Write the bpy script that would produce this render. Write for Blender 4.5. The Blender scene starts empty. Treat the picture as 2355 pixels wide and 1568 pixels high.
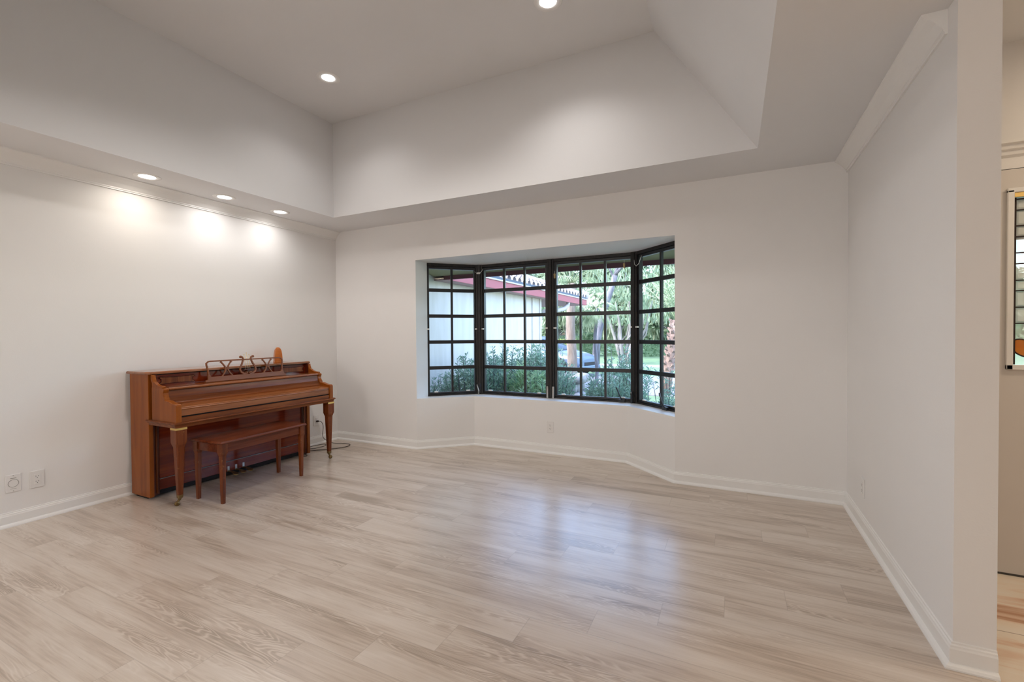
import bpy, bmesh, math, random
from mathutils import Vector, Matrix
random.seed(7)
PI = math.pi
C = bpy.context.scene.collection
S = bpy.context.scene

# ------------------------------------------------------------------ materials
def mat(name, col, rough=.5, metal=0, spec=.5):
    m = bpy.data.materials.new(name); m.use_nodes = True
    b = m.node_tree.nodes['Principled BSDF']
    b.inputs['Base Color'].default_value = (*col, 1)
    b.inputs['Roughness'].default_value = rough
    b.inputs['Metallic'].default_value = metal
    b.inputs['Specular IOR Level'].default_value = spec
    return m
def nd(m, t, **kw):
    n = m.node_tree.nodes.new(t)
    for k, v in kw.items(): setattr(n, k, v)
    return n
def lk(m, a, b): m.node_tree.links.new(a, b)
def bsdf(m): return m.node_tree.nodes['Principled BSDF']
def math_n(m, op, a, b=None, c=None):
    n = nd(m, 'ShaderNodeMath', operation=op)
    for i, v in enumerate((a, b, c)):
        if v is None: continue
        if isinstance(v, (int, float)): n.inputs[i].default_value = v
        else: lk(m, v, n.inputs[i])
    return n.outputs[0]
def pos(m, kind='Object'):
    return nd(m, 'ShaderNodeTexCoord').outputs[kind]
def ramp(m, fac, stops):
    r = nd(m, 'ShaderNodeValToRGB'); e = r.color_ramp.elements
    while len(e) < len(stops): e.new(.5)
    for i, (p, c) in enumerate(stops): e[i].position = p; e[i].color = (*c, 1)
    lk(m, fac, r.inputs[0]); return r.outputs[0]
def noise(m, vec, scale, detail=4, rough=.5, dist=0):
    n = nd(m, 'ShaderNodeTexNoise'); n.inputs['Scale'].default_value = scale
    n.inputs['Detail'].default_value = detail; n.inputs['Roughness'].default_value = rough
    n.inputs['Distortion'].default_value = dist
    lk(m, vec, n.inputs['Vector']); return n.outputs['Fac']
def scaled(m, vec, s, loc=(0, 0, 0)):
    n = nd(m, 'ShaderNodeMapping'); n.inputs['Scale'].default_value = s; n.inputs['Location'].default_value = loc
    lk(m, vec, n.inputs['Vector']); return n.outputs[0]
def bump(m, h, strength=.2, dist=.01):
    n = nd(m, 'ShaderNodeBump'); n.inputs['Strength'].default_value = strength; n.inputs['Distance'].default_value = dist
    lk(m, h, n.inputs['Height']); lk(m, n.outputs[0], bsdf(m).inputs['Normal'])
def paint(name, col, rough=.6, b=.25):
    m = mat(name, col, rough, spec=.3)
    v = pos(m)
    f = noise(m, v, 1.3, 3)
    c = ramp(m, f, [(.3, tuple(x * .985 for x in col)), (.7, tuple(min(1, x * 1.01) for x in col))])
    lk(m, c, bsdf(m).inputs['Base Color'])
    if b: bump(m, noise(m, v, 160, 3), b, .0012)
    return m
M = {}
M['wall'] = paint('wall_paint', (.85, .835, .82))
M['ceil'] = paint('ceiling_paint', (.80, .80, .805), .75)
M['trim'] = paint('trim_paint', (.86, .85, .83), .32, 0)
M['door'] = paint('door_paint', (.70, .66, .62), .35, 0)
M['plate'] = mat('white_plastic', (.82, .80, .78), .3)
M['slot'] = mat('outlet_slot', (.06, .055, .05), .5)
M['black'] = mat('black_aluminium', (.016, .017, .019), .38, 0, .5)
M['blackbrown'] = mat('worn_dark_frame', (.02, .017, .015), .5)
v = pos(M['blackbrown']); f = noise(M['blackbrown'], scaled(M['blackbrown'], v, (60, 60, 6)), 1.2, 4)
lk(M['blackbrown'], ramp(M['blackbrown'], f, [(.45, (.007, .0065, .0065)), (.62, (.016, .012, .010)), (.74, (.045, .028, .02))]), bsdf(M['blackbrown']).inputs['Base Color'])
M['steel'] = mat('brushed_steel', (.45, .44, .42), .35, .8)
M['whiteclip'] = mat('white_clip', (.85, .83, .78), .4)
M['cork'] = mat('tan_cork', (.48, .33, .16), .8)
M['brass'] = mat('brass', (.75, .52, .18), .28, 1)
M['oldbrass'] = mat('aged_brass', (.22, .14, .055), .4, .8)
M['goldrod'] = mat('gilt_rod', (.80, .66, .38), .35, .6)
M['felt'] = mat('black_gap_felt', (.006, .005, .005), .9)  # felt of the glides, and black standing in for shade in gaps
M['cord'] = mat('brown_cord_rubber', (.035, .02, .014), .5)
M['lensglow'] = mat('lamp_lens', (1, 1, 1), .5)
for k in ('Emission Color',): bsdf(M['lensglow']).inputs[k].default_value = (1, .95, .88, 1)
bsdf(M['lensglow']).inputs['Emission Strength'].default_value = 14
M['lenscool'] = mat('lamp_lens_cool', (1, 1, 1), .5)
bsdf(M['lenscool']).inputs['Emission Color'].default_value = (1, .97, .95, 1)
bsdf(M['lenscool']).inputs['Emission Strength'].default_value = 14

def wood(name, dark, mid, light, axis, rough=.28, gs=1.0, wear=False):
    m = mat(name, mid, rough, 0, .5)
    v = pos(m)
    sc = {'x': (1.2, 22, 22), 'y': (22, 1.2, 22), 'z': (22, 22, 1.2)}[axis]
    sv = scaled(m, v, tuple(s * gs for s in sc))
    f1 = noise(m, sv, 1.0, 6, .6, .6)
    f2 = noise(m, scaled(m, v, tuple(s * gs * 4 for s in sc)), 1.0, 3, .6)
    f = math_n(m, 'ADD', math_n(m, 'MULTIPLY', f1, .75), math_n(m, 'MULTIPLY', f2, .25))
    c = ramp(m, f, [(.28, dark), (.5, mid), (.72, light)])
    lk(m, c, bsdf(m).inputs['Base Color'])
    bsdf(m).inputs['Coat Weight'].default_value = .08; bsdf(m).inputs['Specular IOR Level'].default_value = .22
    bsdf(m).inputs['Coat Roughness'].default_value = .14
    if wear:
        w = noise(m, v, 34, 6, .7)
        r = ramp(m, w, [(.60, (0, 0, 0)), (.72, (1, 1, 1))])
        mx = nd(m, 'ShaderNodeMix', data_type='RGBA'); lk(m, r, mx.inputs[0]); lk(m, c, mx.inputs[6])
        mx.inputs[7].default_value = (.30, .13, .045, 1)
        lk(m, mx.outputs[2], bsdf(m).inputs['Base Color'])
    return m
D, Mi, L = (.065, .013, .003), (.175, .045, .010), (.29, .09, .022)
M['woodY'] = wood('mahogany_long', D, Mi, L, 'y')
M['woodZ'] = wood('mahogany_upright', D, Mi, L, 'z')
M['woodX'] = wood('mahogany_side', (.15, .034, .004), (.28, .072, .008), (.36, .105, .014), 'z', .3)
M['woodLid'] = wood('mahogany_lid', (.15, .044, .010), (.29, .092, .026), (.38, .135, .045), 'y', .24)
bsdf(M['woodLid']).inputs['Coat Weight'].default_value = .9; bsdf(M['woodLid']).inputs['Coat Roughness'].default_value = .13
M['woodRed'] = wood('mahogany_red_panel', (.05, .004, .001), (.15, .016, .004), (.26, .042, .008), 'y', .16, .8)
bsdf(M['woodRed']).inputs['Coat Weight'].default_value = .22; bsdf(M['woodRed']).inputs['Coat Roughness'].default_value = .08
M['woodDark'] = wood('mahogany_dark', (.03, .005, .003), (.08, .014, .006), (.13, .028, .01), 'z', .25)
M['woodLeg'] = wood('mahogany_leg', (.05, .010, .003), (.16, .037, .009), (.25, .068, .017), 'z', .35, 1, True)
M['woodDesk'] = wood('walnut_desk', (.11, .034, .010), (.22, .070, .020), (.30, .105, .034), 'y', .38)
M['woodBench'] = wood('bench_mahogany', (.05, .010, .004), (.14, .032, .012), (.21, .055, .022), 'y', .22)
M['woodOrange'] = wood('orange_metronome', (.33, .085, .018), (.50, .15, .032), (.62, .22, .055), 'z', .3)

# floor planks
def floor_mat():
    m = mat('greige_oak_planks', (.5, .45, .4), .3, 0, .85)
    v = pos(m); sp = nd(m, 'ShaderNodeSeparateXYZ'); lk(m, v, sp.inputs[0])
    W, Lp = .1765, 1.07
    yr = math_n(m, 'DIVIDE', math_n(m, 'ADD', sp.outputs[1], 1.255), -W)
    row = math_n(m, 'FLOOR', yr); fy = math_n(m, 'FRACT', yr)
    xo = math_n(m, 'ADD', math_n(m, 'ADD', sp.outputs[0], -3.63), math_n(m, 'MULTIPLY', row, .252))
    xr = math_n(m, 'DIVIDE', xo, Lp)
    colm = math_n(m, 'FLOOR', xr); fx = math_n(m, 'FRACT', xr)
    idv = nd(m, 'ShaderNodeCombineXYZ'); lk(m, row, idv.inputs[0]); lk(m, colm, idv.inputs[1])
    wn = nd(m, 'ShaderNodeTexWhiteNoise', noise_dimensions='2D'); lk(m, idv.outputs[0], wn.inputs['Vector'])
    rnd = wn.outputs['Value']
    # per plank grain coordinates
    off = nd(m, 'ShaderNodeVectorMath', operation='SCALE'); lk(m, wn.outputs['Color'], off.inputs[0]); off.inputs['Scale'].default_value = 31
    add = nd(m, 'ShaderNodeVectorMath', operation='ADD'); lk(m, v, add.inputs[0]); lk(m, off.outputs[0], add.inputs[1])
    g = add.outputs[0]
    fine = noise(m, scaled(m, g, (2.5, 95, 1)), 1, 5, .65)
    med = noise(m, scaled(m, g, (1.4, 9, 1)), 1, 4, .55, .4)
    # cathedral arches: bands over a stretched noise field
    fld = noise(m, scaled(m, g, (1.15, 8.5, 1)), 1, 3, .45, .25)
    bands = math_n(m, 'SINE', math_n(m, 'MULTIPLY', fld, 95))
    bm_ = math_n(m, 'MULTIPLY', math_n(m, 'POWER', math_n(m, 'ABSOLUTE', bands), 5), 1)
    mask = ramp(m, noise(m, scaled(m, g, (.9, 8.5, 1), (3, 9, 0)), 1, 3, .6), [(.50, (0, 0, 0)), (.60, (1, 1, 1))])
    arch = math_n(m, 'MULTIPLY', bm_, mask)
    tone = math_n(m, 'ADD', math_n(m, 'MULTIPLY', med, .62), math_n(m, 'MULTIPLY', fine, .38))
    tone = math_n(m, 'ADD', tone, math_n(m, 'MULTIPLY', math_n(m, 'SUBTRACT', rnd, .5), .045))
    tone = math_n(m, 'ADD', tone, math_n(m, 'MULTIPLY', arch, .095))
    dk_ = math_n(m, 'MULTIPLY', math_n(m, 'SUBTRACT', 1, bm_), mask)
    tone = math_n(m, 'SUBTRACT', tone, math_n(m, 'MULTIPLY', dk_, .048))
    patch = ramp(m, noise(m, scaled(m, g, (.9, 5.5, 1), (7, 1, 0)), 1, 3, .6, .5), [(.48, (0, 0, 0)), (.66, (1, 1, 1))])
    tone = math_n(m, 'SUBTRACT', tone, math_n(m, 'MULTIPLY', patch, .06))
    c = ramp(m, tone, [(.33, (.38, .295, .22)), (.42, (.52, .415, .325)), (.50, (.62, .52, .425)), (.66, (.71, .62, .53))])
    # joints
    dy = math_n(m, 'MULTIPLY', math_n(m, 'MINIMUM', fy, math_n(m, 'SUBTRACT', 1, fy)), W)
    dx = math_n(m, 'MULTIPLY', math_n(m, 'MINIMUM', fx, math_n(m, 'SUBTRACT', 1, fx)), Lp)
    d = math_n(m, 'MINIMUM', dx, dy)
    j = ramp(m, math_n(m, 'MULTIPLY', d, 100), [(.10, (1, 1, 1)), (.26, (0, 0, 0))])
    mx = nd(m, 'ShaderNodeMix', data_type='RGBA'); lk(m, math_n(m, 'MULTIPLY', j, .26), mx.inputs[0]); lk(m, c, mx.inputs[6])
    mx.inputs[7].default_value = (.25, .19, .14, 1)
    lk(m, mx.outputs[2], bsdf(m).inputs['Base Color'])
    rg = math_n(m, 'ADD', math_n(m, 'MULTIPLY', fine, .10), .245)
    lk(m, rg, bsdf(m).inputs['Roughness'])
    h = math_n(m, 'SUBTRACT', math_n(m, 'ADD', math_n(m, 'MULTIPLY', fine, .12), math_n(m, 'MULTIPLY', arch, -.35)), math_n(m, 'MULTIPLY', j, 1.0))
    bump(m, h, .14, .0015)
    bsdf(m).inputs['Coat Weight'].default_value = .65; bsdf(m).inputs['Coat Roughness'].default_value = .26
    return m
M['floor'] = floor_mat()
def marble():
    m = mat('peach_marble', (.6, .5, .4), .18)
    v = pos(m)
    f = noise(m, scaled(m, v, (1.6, 9, 1)), 1.0, 5, .55, .6)
    c = ramp(m, f, [(.34, (.55, .30, .18)), (.42, (.82, .58, .42)), (.52, (.92, .80, .66)), (.72, (.94, .87, .76))])
    sp = nd(m, 'ShaderNodeSeparateXYZ'); lk(m, v, sp.inputs[0])
    def jt(o, off, w):
        t = math_n(m, 'FRACT', math_n(m, 'DIVIDE', math_n(m, 'ADD', o, off), w))
        return math_n(m, 'MULTIPLY', math_n(m, 'MINIMUM', t, math_n(m, 'SUBTRACT', 1, t)), w)
    d = math_n(m, 'MINIMUM', jt(sp.outputs[1], 1.392, .61), jt(sp.outputs[0], -5.07, .61))
    j = ramp(m, math_n(m, 'MULTIPLY', d, 100), [(.15, (1, 1, 1)), (.3, (0, 0, 0))])
    mx = nd(m, 'ShaderNodeMix', data_type='RGBA'); lk(m, math_n(m, 'MULTIPLY', j, .7), mx.inputs[0]); lk(m, c, mx.inputs[6])
    mx.inputs[7].default_value = (.2, .12, .08, 1); lk(m, mx.outputs[2], bsdf(m).inputs['Base Color'])
    return m
M['marble'] = marble()
def glass(name, tint=(1, 1, 1), refl=.07):
    m = bpy.data.materials.new(name); m.use_nodes = True; nt = m.node_tree; nt.nodes.clear()
    o = nt.nodes.new('ShaderNodeOutputMaterial'); mx = nt.nodes.new('ShaderNodeMixShader')
    t = nt.nodes.new('ShaderNodeBsdfTransparent'); t.inputs[0].default_value = (*tint, 1)
    g = nt.nodes.new('ShaderNodeBsdfGlossy'); g.inputs['Roughness'].default_value = .02
    mx.inputs[0].default_value = refl
    nt.links.new(t.outputs[0], mx.inputs[1]); nt.links.new(g.outputs[0], mx.inputs[2]); nt.links.new(mx.outputs[0], o.inputs[0])
    return m
M['glass'] = glass('window_glass', (.94, .96, .98), .012)
def trans(name, col, tr=.5):
    m = bpy.data.materials.new(name); m.use_nodes = True; nt = m.node_tree; nt.nodes.clear()
    o = nt.nodes.new('ShaderNodeOutputMaterial'); a = nt.nodes.new('ShaderNodeAddShader')
    t = nt.nodes.new('ShaderNodeBsdfTranslucent'); t.inputs[0].default_value = (*[c * tr for c in col], 1)
    g = nt.nodes.new('ShaderNodeBsdfPrincipled'); g.inputs['Base Color'].default_value = (*[c * (1 - tr) for c in col], 1); g.inputs['Roughness'].default_value = .35
    nt.links.new(t.outputs[0], a.inputs[0]); nt.links.new(g.outputs[0], a.inputs[1]); nt.links.new(a.outputs[0], o.inputs[0])
    return m
def obscure(name, tint, col, k):
    m = bpy.data.materials.new(name); m.use_nodes = True; nt = m.node_tree; nt.nodes.clear()
    o = nt.nodes.new('ShaderNodeOutputMaterial'); mx = nt.nodes.new('ShaderNodeMixShader'); mx.inputs[0].default_value = k
    t = nt.nodes.new('ShaderNodeBsdfTransparent'); t.inputs[0].default_value = (*tint, 1)
    g = nt.nodes.new('ShaderNodeBsdfPrincipled'); g.inputs['Base Color'].default_value = (*col, 1); g.inputs['Roughness'].default_value = .15
    nt.links.new(t.outputs[0], mx.inputs[1]); nt.links.new(g.outputs[0], mx.inputs[2]); nt.links.new(mx.outputs[0], o.inputs[0])
    return m
M['frost'] = obscure('frosted_white_glass', (.97, .97, .96), (.9, .9, .86), .5)
M['amber'] = obscure('amber_glass', (.85, .42, .13), (.80, .30, .06), .55)
M['lead'] = mat('lead_came', (.03, .015, .01), .5, .3)
# exterior
M['stucco'] = mat('cream_stucco', (.86, .82, .74), .85)
v = pos(M['stucco']); lk(M['stucco'], ramp(M['stucco'], noise(M['stucco'], scaled(M['stucco'], v, (3, 9, 1.4)), 1, 4), [(.35, (.66, .60, .53)), (.6, (.72, .66, .60))]), bsdf(M['stucco']).inputs['Base Color'])
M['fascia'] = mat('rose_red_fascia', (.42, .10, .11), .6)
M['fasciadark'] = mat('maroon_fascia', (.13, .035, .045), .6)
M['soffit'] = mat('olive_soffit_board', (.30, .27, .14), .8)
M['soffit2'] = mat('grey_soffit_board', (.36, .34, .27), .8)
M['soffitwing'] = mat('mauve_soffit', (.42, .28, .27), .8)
M['driptrim'] = mat('pale_drip_edge', (.60, .55, .55), .5)
M['tilefelt'] = mat('roof_gutter_grey', (.10, .12, .15), .7)
M['tile'] = mat('pale_barrel_tile', (.55, .50, .50), .7)
M['tile2'] = mat('white_roof_tile', (.42, .46, .50), .7)
M['rend'] = mat('pale_blue_render', (.28, .34, .39), .8)
M['garagedoor'] = mat('pale_garage_door', (.34, .40, .45), .6)
M['concrete'] = mat('pale_concrete', (.24, .24, .25), .9)
def grass():
    m = mat('lawn_grass', (.2, .4, .1), .9); v = pos(m)
    lk(m, ramp(m, noise(m, v, 2.5, 6, .7), [(.35, (.10, .17, .09)), (.65, (.15, .24, .125))]), bsdf(m).inputs['Base Color']); return m
M['grass'] = grass()
M['mulch'] = mat('dark_mulch', (.26, .22, .18), .95)  # colour lightened so the bed bounces daylight up to the bay ceiling
def bark(name, a, b, s=(14, 14, 2.5)):
    m = mat(name, a, .9); v = pos(m); f = noise(m, scaled(m, v, s), 1, 5, .6)
    lk(m, ramp(m, f, [(.35, a), (.65, b)]), bsdf(m).inputs['Base Color']); bump(m, f, .6, .02); return m
M['palmbark'] = bark('pale_palm_bark', (.17, .13, .105), (.30, .24, .20))
M['darkbark'] = bark('grey_dark_bark', (.08, .08, .10), (.18, .18, .20))
M['whitebark'] = bark('white_bark', (.12, .115, .11), (.22, .215, .20))
M['boots'] = bark('rusty_palm_boots', (.14, .095, .08), (.29, .21, .175), (5, 5, 9))
M['stone'] = bark('field_stone', (.22, .22, .23), (.40, .39, .39), (5, 5, 5))
def leaf(name, a, b, tr=.35):
    m = bpy.data.materials.new(name); m.use_nodes = True; nt = m.node_tree
    p = nt.nodes['Principled BSDF']; p.inputs['Roughness'].default_value = .5
    g = nt.nodes.new('ShaderNodeNewGeometry'); r = nt.nodes.new('ShaderNodeValToRGB')
    r.color_ramp.elements[0].color = (*a, 1); r.color_ramp.elements[1].color = (*b, 1)
    nt.links.new(g.outputs['Random Per Island'], r.inputs[0]); nt.links.new(r.outputs[0], p.inputs['Base Color'])
    t = nt.nodes.new('ShaderNodeBsdfTranslucent'); nt.links.new(r.outputs[0], t.inputs[0])
    mx = nt.nodes.new('ShaderNodeMixShader'); mx.inputs[0].default_value = tr
    nt.links.new(p.outputs[0], mx.inputs[1]); nt.links.new(t.outputs[0], mx.inputs[2])
    nt.links.new(mx.outputs[0], nt.nodes['Material Output'].inputs[0]); return m
M['leafdark'] = leaf('dark_shrub_leaf', (.18, .34, .25), (.50, .66, .50))  # pale haze over the view is put into this leaf colour
M['leafbright'] = leaf('bright_shrub_leaf', (.32, .54, .28), (.62, .76, .46))
M['leafgrey'] = leaf('greygreen_tree_leaf', (.13, .20, .12), (.29, .37, .25), .4)
M['leafpale'] = leaf('pale_tree_leaf', (.17, .235, .14), (.36, .42, .29), .4)
M['leafpalm'] = leaf('palm_frond', (.20, .29, .15), (.46, .52, .32), .35)
M['leafhedge'] = leaf('yellow_hedge_leaf', (.22, .30, .07), (.42, .46, .17), .3)
M['leafhedge2'] = leaf('green_hedge_leaf', (.10, .20, .11), (.20, .32, .19), .3)
M['carpaint'] = mat('silver_blue_paint', (.14, .19, .30), .25, .35)
M['carglass'] = mat('car_glass', (.04, .06, .09), .08)
M['tyre'] = mat('tyre_rubber', (.02, .02, .02), .8)
M['alloy'] = mat('alloy_wheel', (.6, .6, .62), .3, .8)
M['headlamp'] = mat('headlamp_glass', (.85, .87, .9), .1)

# ------------------------------------------------------------------ mesh builder
class MB:
    def __init__(s): s.v = []; s.f = []; s.sm = []
    def add(s, vs, fs, smooth=False):
        n = len(s.v); s.v += [tuple(v) for v in vs]
        for f in fs: s.f.append([n + i for i in f]); s.sm.append(smooth)
        return s
    def box(s, x0, x1, y0, y1, z0, z1):
        if x0 > x1: x0, x1 = x1, x0
        if y0 > y1: y0, y1 = y1, y0
        if z0 > z1: z0, z1 = z1, z0
        v = [(x, y, z) for z in (z0, z1) for y in (y0, y1) for x in (x0, x1)]
        return s.add(v, [(0, 2, 3, 1), (4, 5, 7, 6), (0, 1, 5, 4), (2, 6, 7, 3), (0, 4, 6, 2), (1, 3, 7, 5)])
    def prism(s, poly, a, b, axis='y', smooth=False, shift=None):
        """poly 2D; axis 'y': (x,z) extruded a..b in y; 'z': (x,y); 'x': (y,z)"""
        def P(p, t):
            return {'y': (p[0], t, p[1]), 'z': (p[0], p[1], t), 'x': (t, p[0], p[1])}[axis]
        n = len(poly)
        vs = [P(p, a) for p in poly] + [P(p, b) for p in poly]
        fs = [tuple(range(n)), tuple(range(2 * n - 1, n - 1, -1))]
        s.add(vs, fs)
        nb = len(s.v) - 2 * n
        for i in range(n):
            j = (i + 1) % n
            s.f.append([nb + i, nb + n + i, nb + n + j, nb + j]); s.sm.append(smooth)
        return s
    def loft(s, rings, cap=True, smooth=False, closed=True):
        n = len(rings[0]); base = len(s.v)
        for r in rings: s.v += [tuple(p) for p in r]
        for k in range(len(rings) - 1):
            for i in range(n if closed else n - 1):
                j = (i + 1) % n
                s.f.append([base + k * n + i, base + k * n + j, base + (k + 1) * n + j, base + (k + 1) * n + i]); s.sm.append(smooth)
        if cap:
            s.f.append([base + i for i in range(n)][::-1]); s.sm.append(False)
            s.f.append([base + (len(rings) - 1) * n + i for i in range(n)]); s.sm.append(False)
        return s
    def tube(s, pts, r, n=8, cap=True):
        pts = [Vector(p) for p in pts]; rings = []
        rs = r if isinstance(r, (list, tuple)) else [r] * len(pts)
        up = Vector((0, 0, 1))
        for i, p in enumerate(pts):
            t = (pts[min(i + 1, len(pts) - 1)] - pts[max(i - 1, 0)]).normalized()
            ref = up if abs(t.z) < .95 else Vector((1, 0, 0))
            a = t.cross(ref).normalized(); b = t.cross(a).normalized()
            if rings and (a.dot(pa) < 0): a, b = -a, -b
            pa = a
            rings.append([p + (a * math.cos(2 * PI * k / n) + b * math.sin(2 * PI * k / n)) * rs[i] for k in range(n)])
        return s.loft(rings, cap, True)
    def lathe(s, prof, c=(0, 0, 0), n=24, axis='z'):
        rings = []
        for (r, h) in prof:
            ring = []
            for k in range(n):
                a = 2 * PI * k / n
                p = (r * math.cos(a), r * math.sin(a), h)
                if axis == 'x': p = (h, r * math.cos(a), r * math.sin(a))
                if axis == 'y': p = (r * math.cos(a), h, r * math.sin(a))
                ring.append((p[0] + c[0], p[1] + c[1], p[2] + c[2]))
            rings.append(ring)
        return s.loft(rings, True, True)
    def xf(s, mtx):
        s.v = [tuple(mtx @ Vector(v)) for v in s.v]; return s
    def build(s, name, m, parent=None, bevel=0, seg=2, loc=None):
        me = bpy.data.meshes.new(name); me.from_pydata(s.v, [], s.f); me.validate()
        me.materials.append(m)
        for p, sm in zip(me.polygons, s.sm): p.use_smooth = sm
        b = bmesh.new(); b.from_mesh(me); bmesh.ops.recalc_face_normals(b, faces=b.faces); b.to_mesh(me); b.free()
        o = bpy.data.objects.new(name, me); C.objects.link(o)
        if loc: o.location = loc
        if parent: o.parent = parent
        if bevel:
            md = o.modifiers.new('bevel', 'BEVEL'); md.width = bevel; md.segments = seg; md.limit_method = 'ANGLE'; md.angle_limit = math.radians(40)
            md.harden_normals = False
        return o
def tag(o, label, cat=None, group=None, kind=None):
    o['label'] = label
    if cat: o['category'] = cat
    if group: o['group'] = group
    if kind: o['kind'] = kind
    return o
def empty(name, loc, label, cat, group=None, kind=None):
    o = bpy.data.objects.new(name, None); C.objects.link(o); o.location = loc; o.empty_display_size = .1
    return tag(o, label, cat, group, kind)
def struct(name, mb, m, label, cat, bevel=0):
    o = mb.build(name, m, None, bevel); return tag(o, label, cat, None, 'structure')
def copy_tree(o, parent=None):
    c = o.copy(); C.objects.link(c); c.parent = parent
    for ch in list(o.children): copy_tree(ch, c)
    return c

# ------------------------------------------------------------------ room dimensions
W = 4.9555; H = 2.44; HT = 3.397; YB = -8.0
TL, TR, TR2, TY, TF = .532, 4.375, 3.72, -.512, -3.62
HZ, SZ = 2.0265, .5402
PY, PX = -1.736, 5.073
BI = [(1.1716, 0), (1.638, .42), (3.323, .42), (3.800, 0)]          # inner wall line of the bay
WN = [(1.150, .205), (1.588, .640), (3.362, .640), (3.845, .195)]   # line of the windows

# floors
struct('floor', MB().box(-.15, 5.06, YB - .2, .72, -.12, 0), M['floor'], 'greige oak plank floor with pale cathedral grain', 'floor')
struct('floor_foyer', MB().box(5.06, 8.2, YB - .2, -.6, -.12, 0), M['marble'], 'peach and cream marble tile floor of the entry beyond the pillar', 'floor')

# walls
struct('wall_left', MB().box(-.15, 0, YB, .2, 0, 3.7), M['wall'], 'white painted wall behind the piano', 'wall')
wf = MB()
wf.box(0, BI[0][0], 0, .2, 0, 2.6)
wf.box(BI[3][0], W, 0, .2, 0, 2.6)
wf.box(BI[0][0], BI[3][0], 0, .2, HZ, 2.6)
wf.prism([(BI[0][0], .2), (WN[0][0], .24), (WN[1][0] - .03, .72), (WN[2][0] + .03, .72), (WN[3][0] + .02, .24), (BI[3][0], .2)], HZ, 2.6, 'z')
struct('wall_front', wf, M['wall'], 'white wall around the bay window, facing the camera', 'wall')
bay = MB()
o_ = [(1.10, .20), (1.565, .70), (3.385, .70), (3.87, .20)]
bay.prism([BI[0], BI[1], o_[1], o_[0]], 0, SZ - .02, 'z')
bay.prism([BI[1], BI[2], o_[2], o_[1]], 0, SZ - .02, 'z')
bay.prism([BI[2], BI[3], o_[3], o_[2]], 0, SZ - .02, 'z')
struct('wall_bay', bay, M['wall'], 'low white knee wall of three angled faces under the bay window', 'wall')
sill = MB()
for i in range(3):
    sill.prism([BI[i], BI[i + 1], o_[i + 1], o_[i]], SZ - .02, SZ, 'z')
struct('trim_1', sill, M['trim'], 'white window sill following the three faces of the bay', 'window sill')
struct('wall_right', MB().box(W, PX, PY, .2, 0, 2.68), M['wall'], 'white right wall ending in a square pillar edge', 'wall')
struct('wall_back', MB().box(0, 8.2, YB - .15, YB, 0, 3.7), M['wall'], 'plain white wall behind the camera', 'wall')
struct('wall_entry', MB().box(PX, 5.36, -.79, -.6, 0, 2.75).box(6.36, 8.2, -.79, -.6, 0, 2.75).box(5.36, 6.36, -.79, -.6, 2.035, 2.75), M['wall'], 'warm white entry wall around the front door', 'wall')
struct('wall_foyer', MB().box(8.05, 8.2, YB, -.6, 0, 2.75), M['wall'], 'white far wall of the entry hall', 'wall')

# ceiling with raised tray
cl = MB()
def quad(a, b, c, d): cl.add([a, b, c, d], [(0, 1, 2, 3)])
T = .1
cl.box(-.0, TL, YB, 0, H, H + T)
SLP = (TR - TR2) / (HT - H)
cl.prism([(TR, H), (PX, H), (PX, H + T), (TR - SLP * T, H + T)], TF, TY)
cl.box(TR, PX, TY, 0, H, H + T).box(TR, PX, YB, TF, H, H + T)
cl.box(TL, TR, TY, 0, H, H + T)
cl.box(TL, TR, YB, TF, H, H + T)
struct('ceiling', cl, M['ceil'], 'flat white lower ceiling framing the raised tray', 'ceiling')
tr = MB()
tr.box(TL - T, TL, TF - T, TY + T, H + T, HT + T)
xs = TR - SLP * T
tr.box(TL - T, xs + .05, TY, TY + T, H + T, HT + T)
tr.box(TL - T, xs + .05, TF - T, TF, H + T, HT + T)
tr.prism([(xs, H + T), (TR2, HT), (TR2, HT + T), (xs + .15, HT + T), (xs + .15, H + T)], TF, TY, 'y')
tr.box(TL, TR2, TF, TY, HT, HT + T)
struct('ceiling_tray', tr, M['ceil'], 'raised tray of the ceiling with one sloped side on the right', 'ceiling')
struct('ceiling_foyer', MB().box(PX, 8.2, YB, -.6, 2.66, 2.76).box(PX - .117, PX, YB, PY, H + T, 2.76), M['ceil'], 'shaded ceiling of the entry hall beyond the pillar', 'ceiling')

# baseboards: profile (distance from wall, z) along a polyline on the floor
BP = [(0, 0), (.030, 0), (.030, .006), (.026, .014), (.017, .020), (.0135, .022), (.0135, .070), (.011, .076), (.010, .082), (.006, .086), (.0055, .092), (0, .094)]
def run(mb, pts, prof, side=1):
    """sweep a profile along polyline (x,y); side=+1 : room lies to the right of travel"""
    n = len(pts); rings = []
    for i, p in enumerate(pts):
        p = Vector((p[0], p[1]))
        def nrm(a, b):
            d = (Vector(b) - Vector(a)).normalized(); return Vector((d.y, -d.x)) * side
        if i == 0: m_ = nrm(pts[0], pts[1])
        elif i == n - 1: m_ = nrm(pts[-2], pts[-1])
        else:
            a = nrm(pts[i - 1], pts[i]); b = nrm(pts[i], pts[i + 1]); m_ = (a + b) / (1 + a.dot(b))
        rings.append([(p.x + m_.x * d, p.y + m_.y * d, z) for d, z in prof])
    mb.loft(rings, True, False); return mb
struct('baseboard_left', run(MB(), [(0, YB), (0, 0)], BP), M['trim'], 'white baseboard with shoe moulding along the piano wall', 'baseboard')
struct('baseboard_front', run(MB(), [(0, 0)] + BI + [(W, 0)], BP), M['trim'], 'white baseboard following the window wall and bay', 'baseboard')
struct('baseboard_right', run(MB(), [(W, 0), (W, PY), (PX, PY)], BP), M['trim'], 'white baseboard along the right wall and round its pillar end', 'baseboard')
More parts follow.
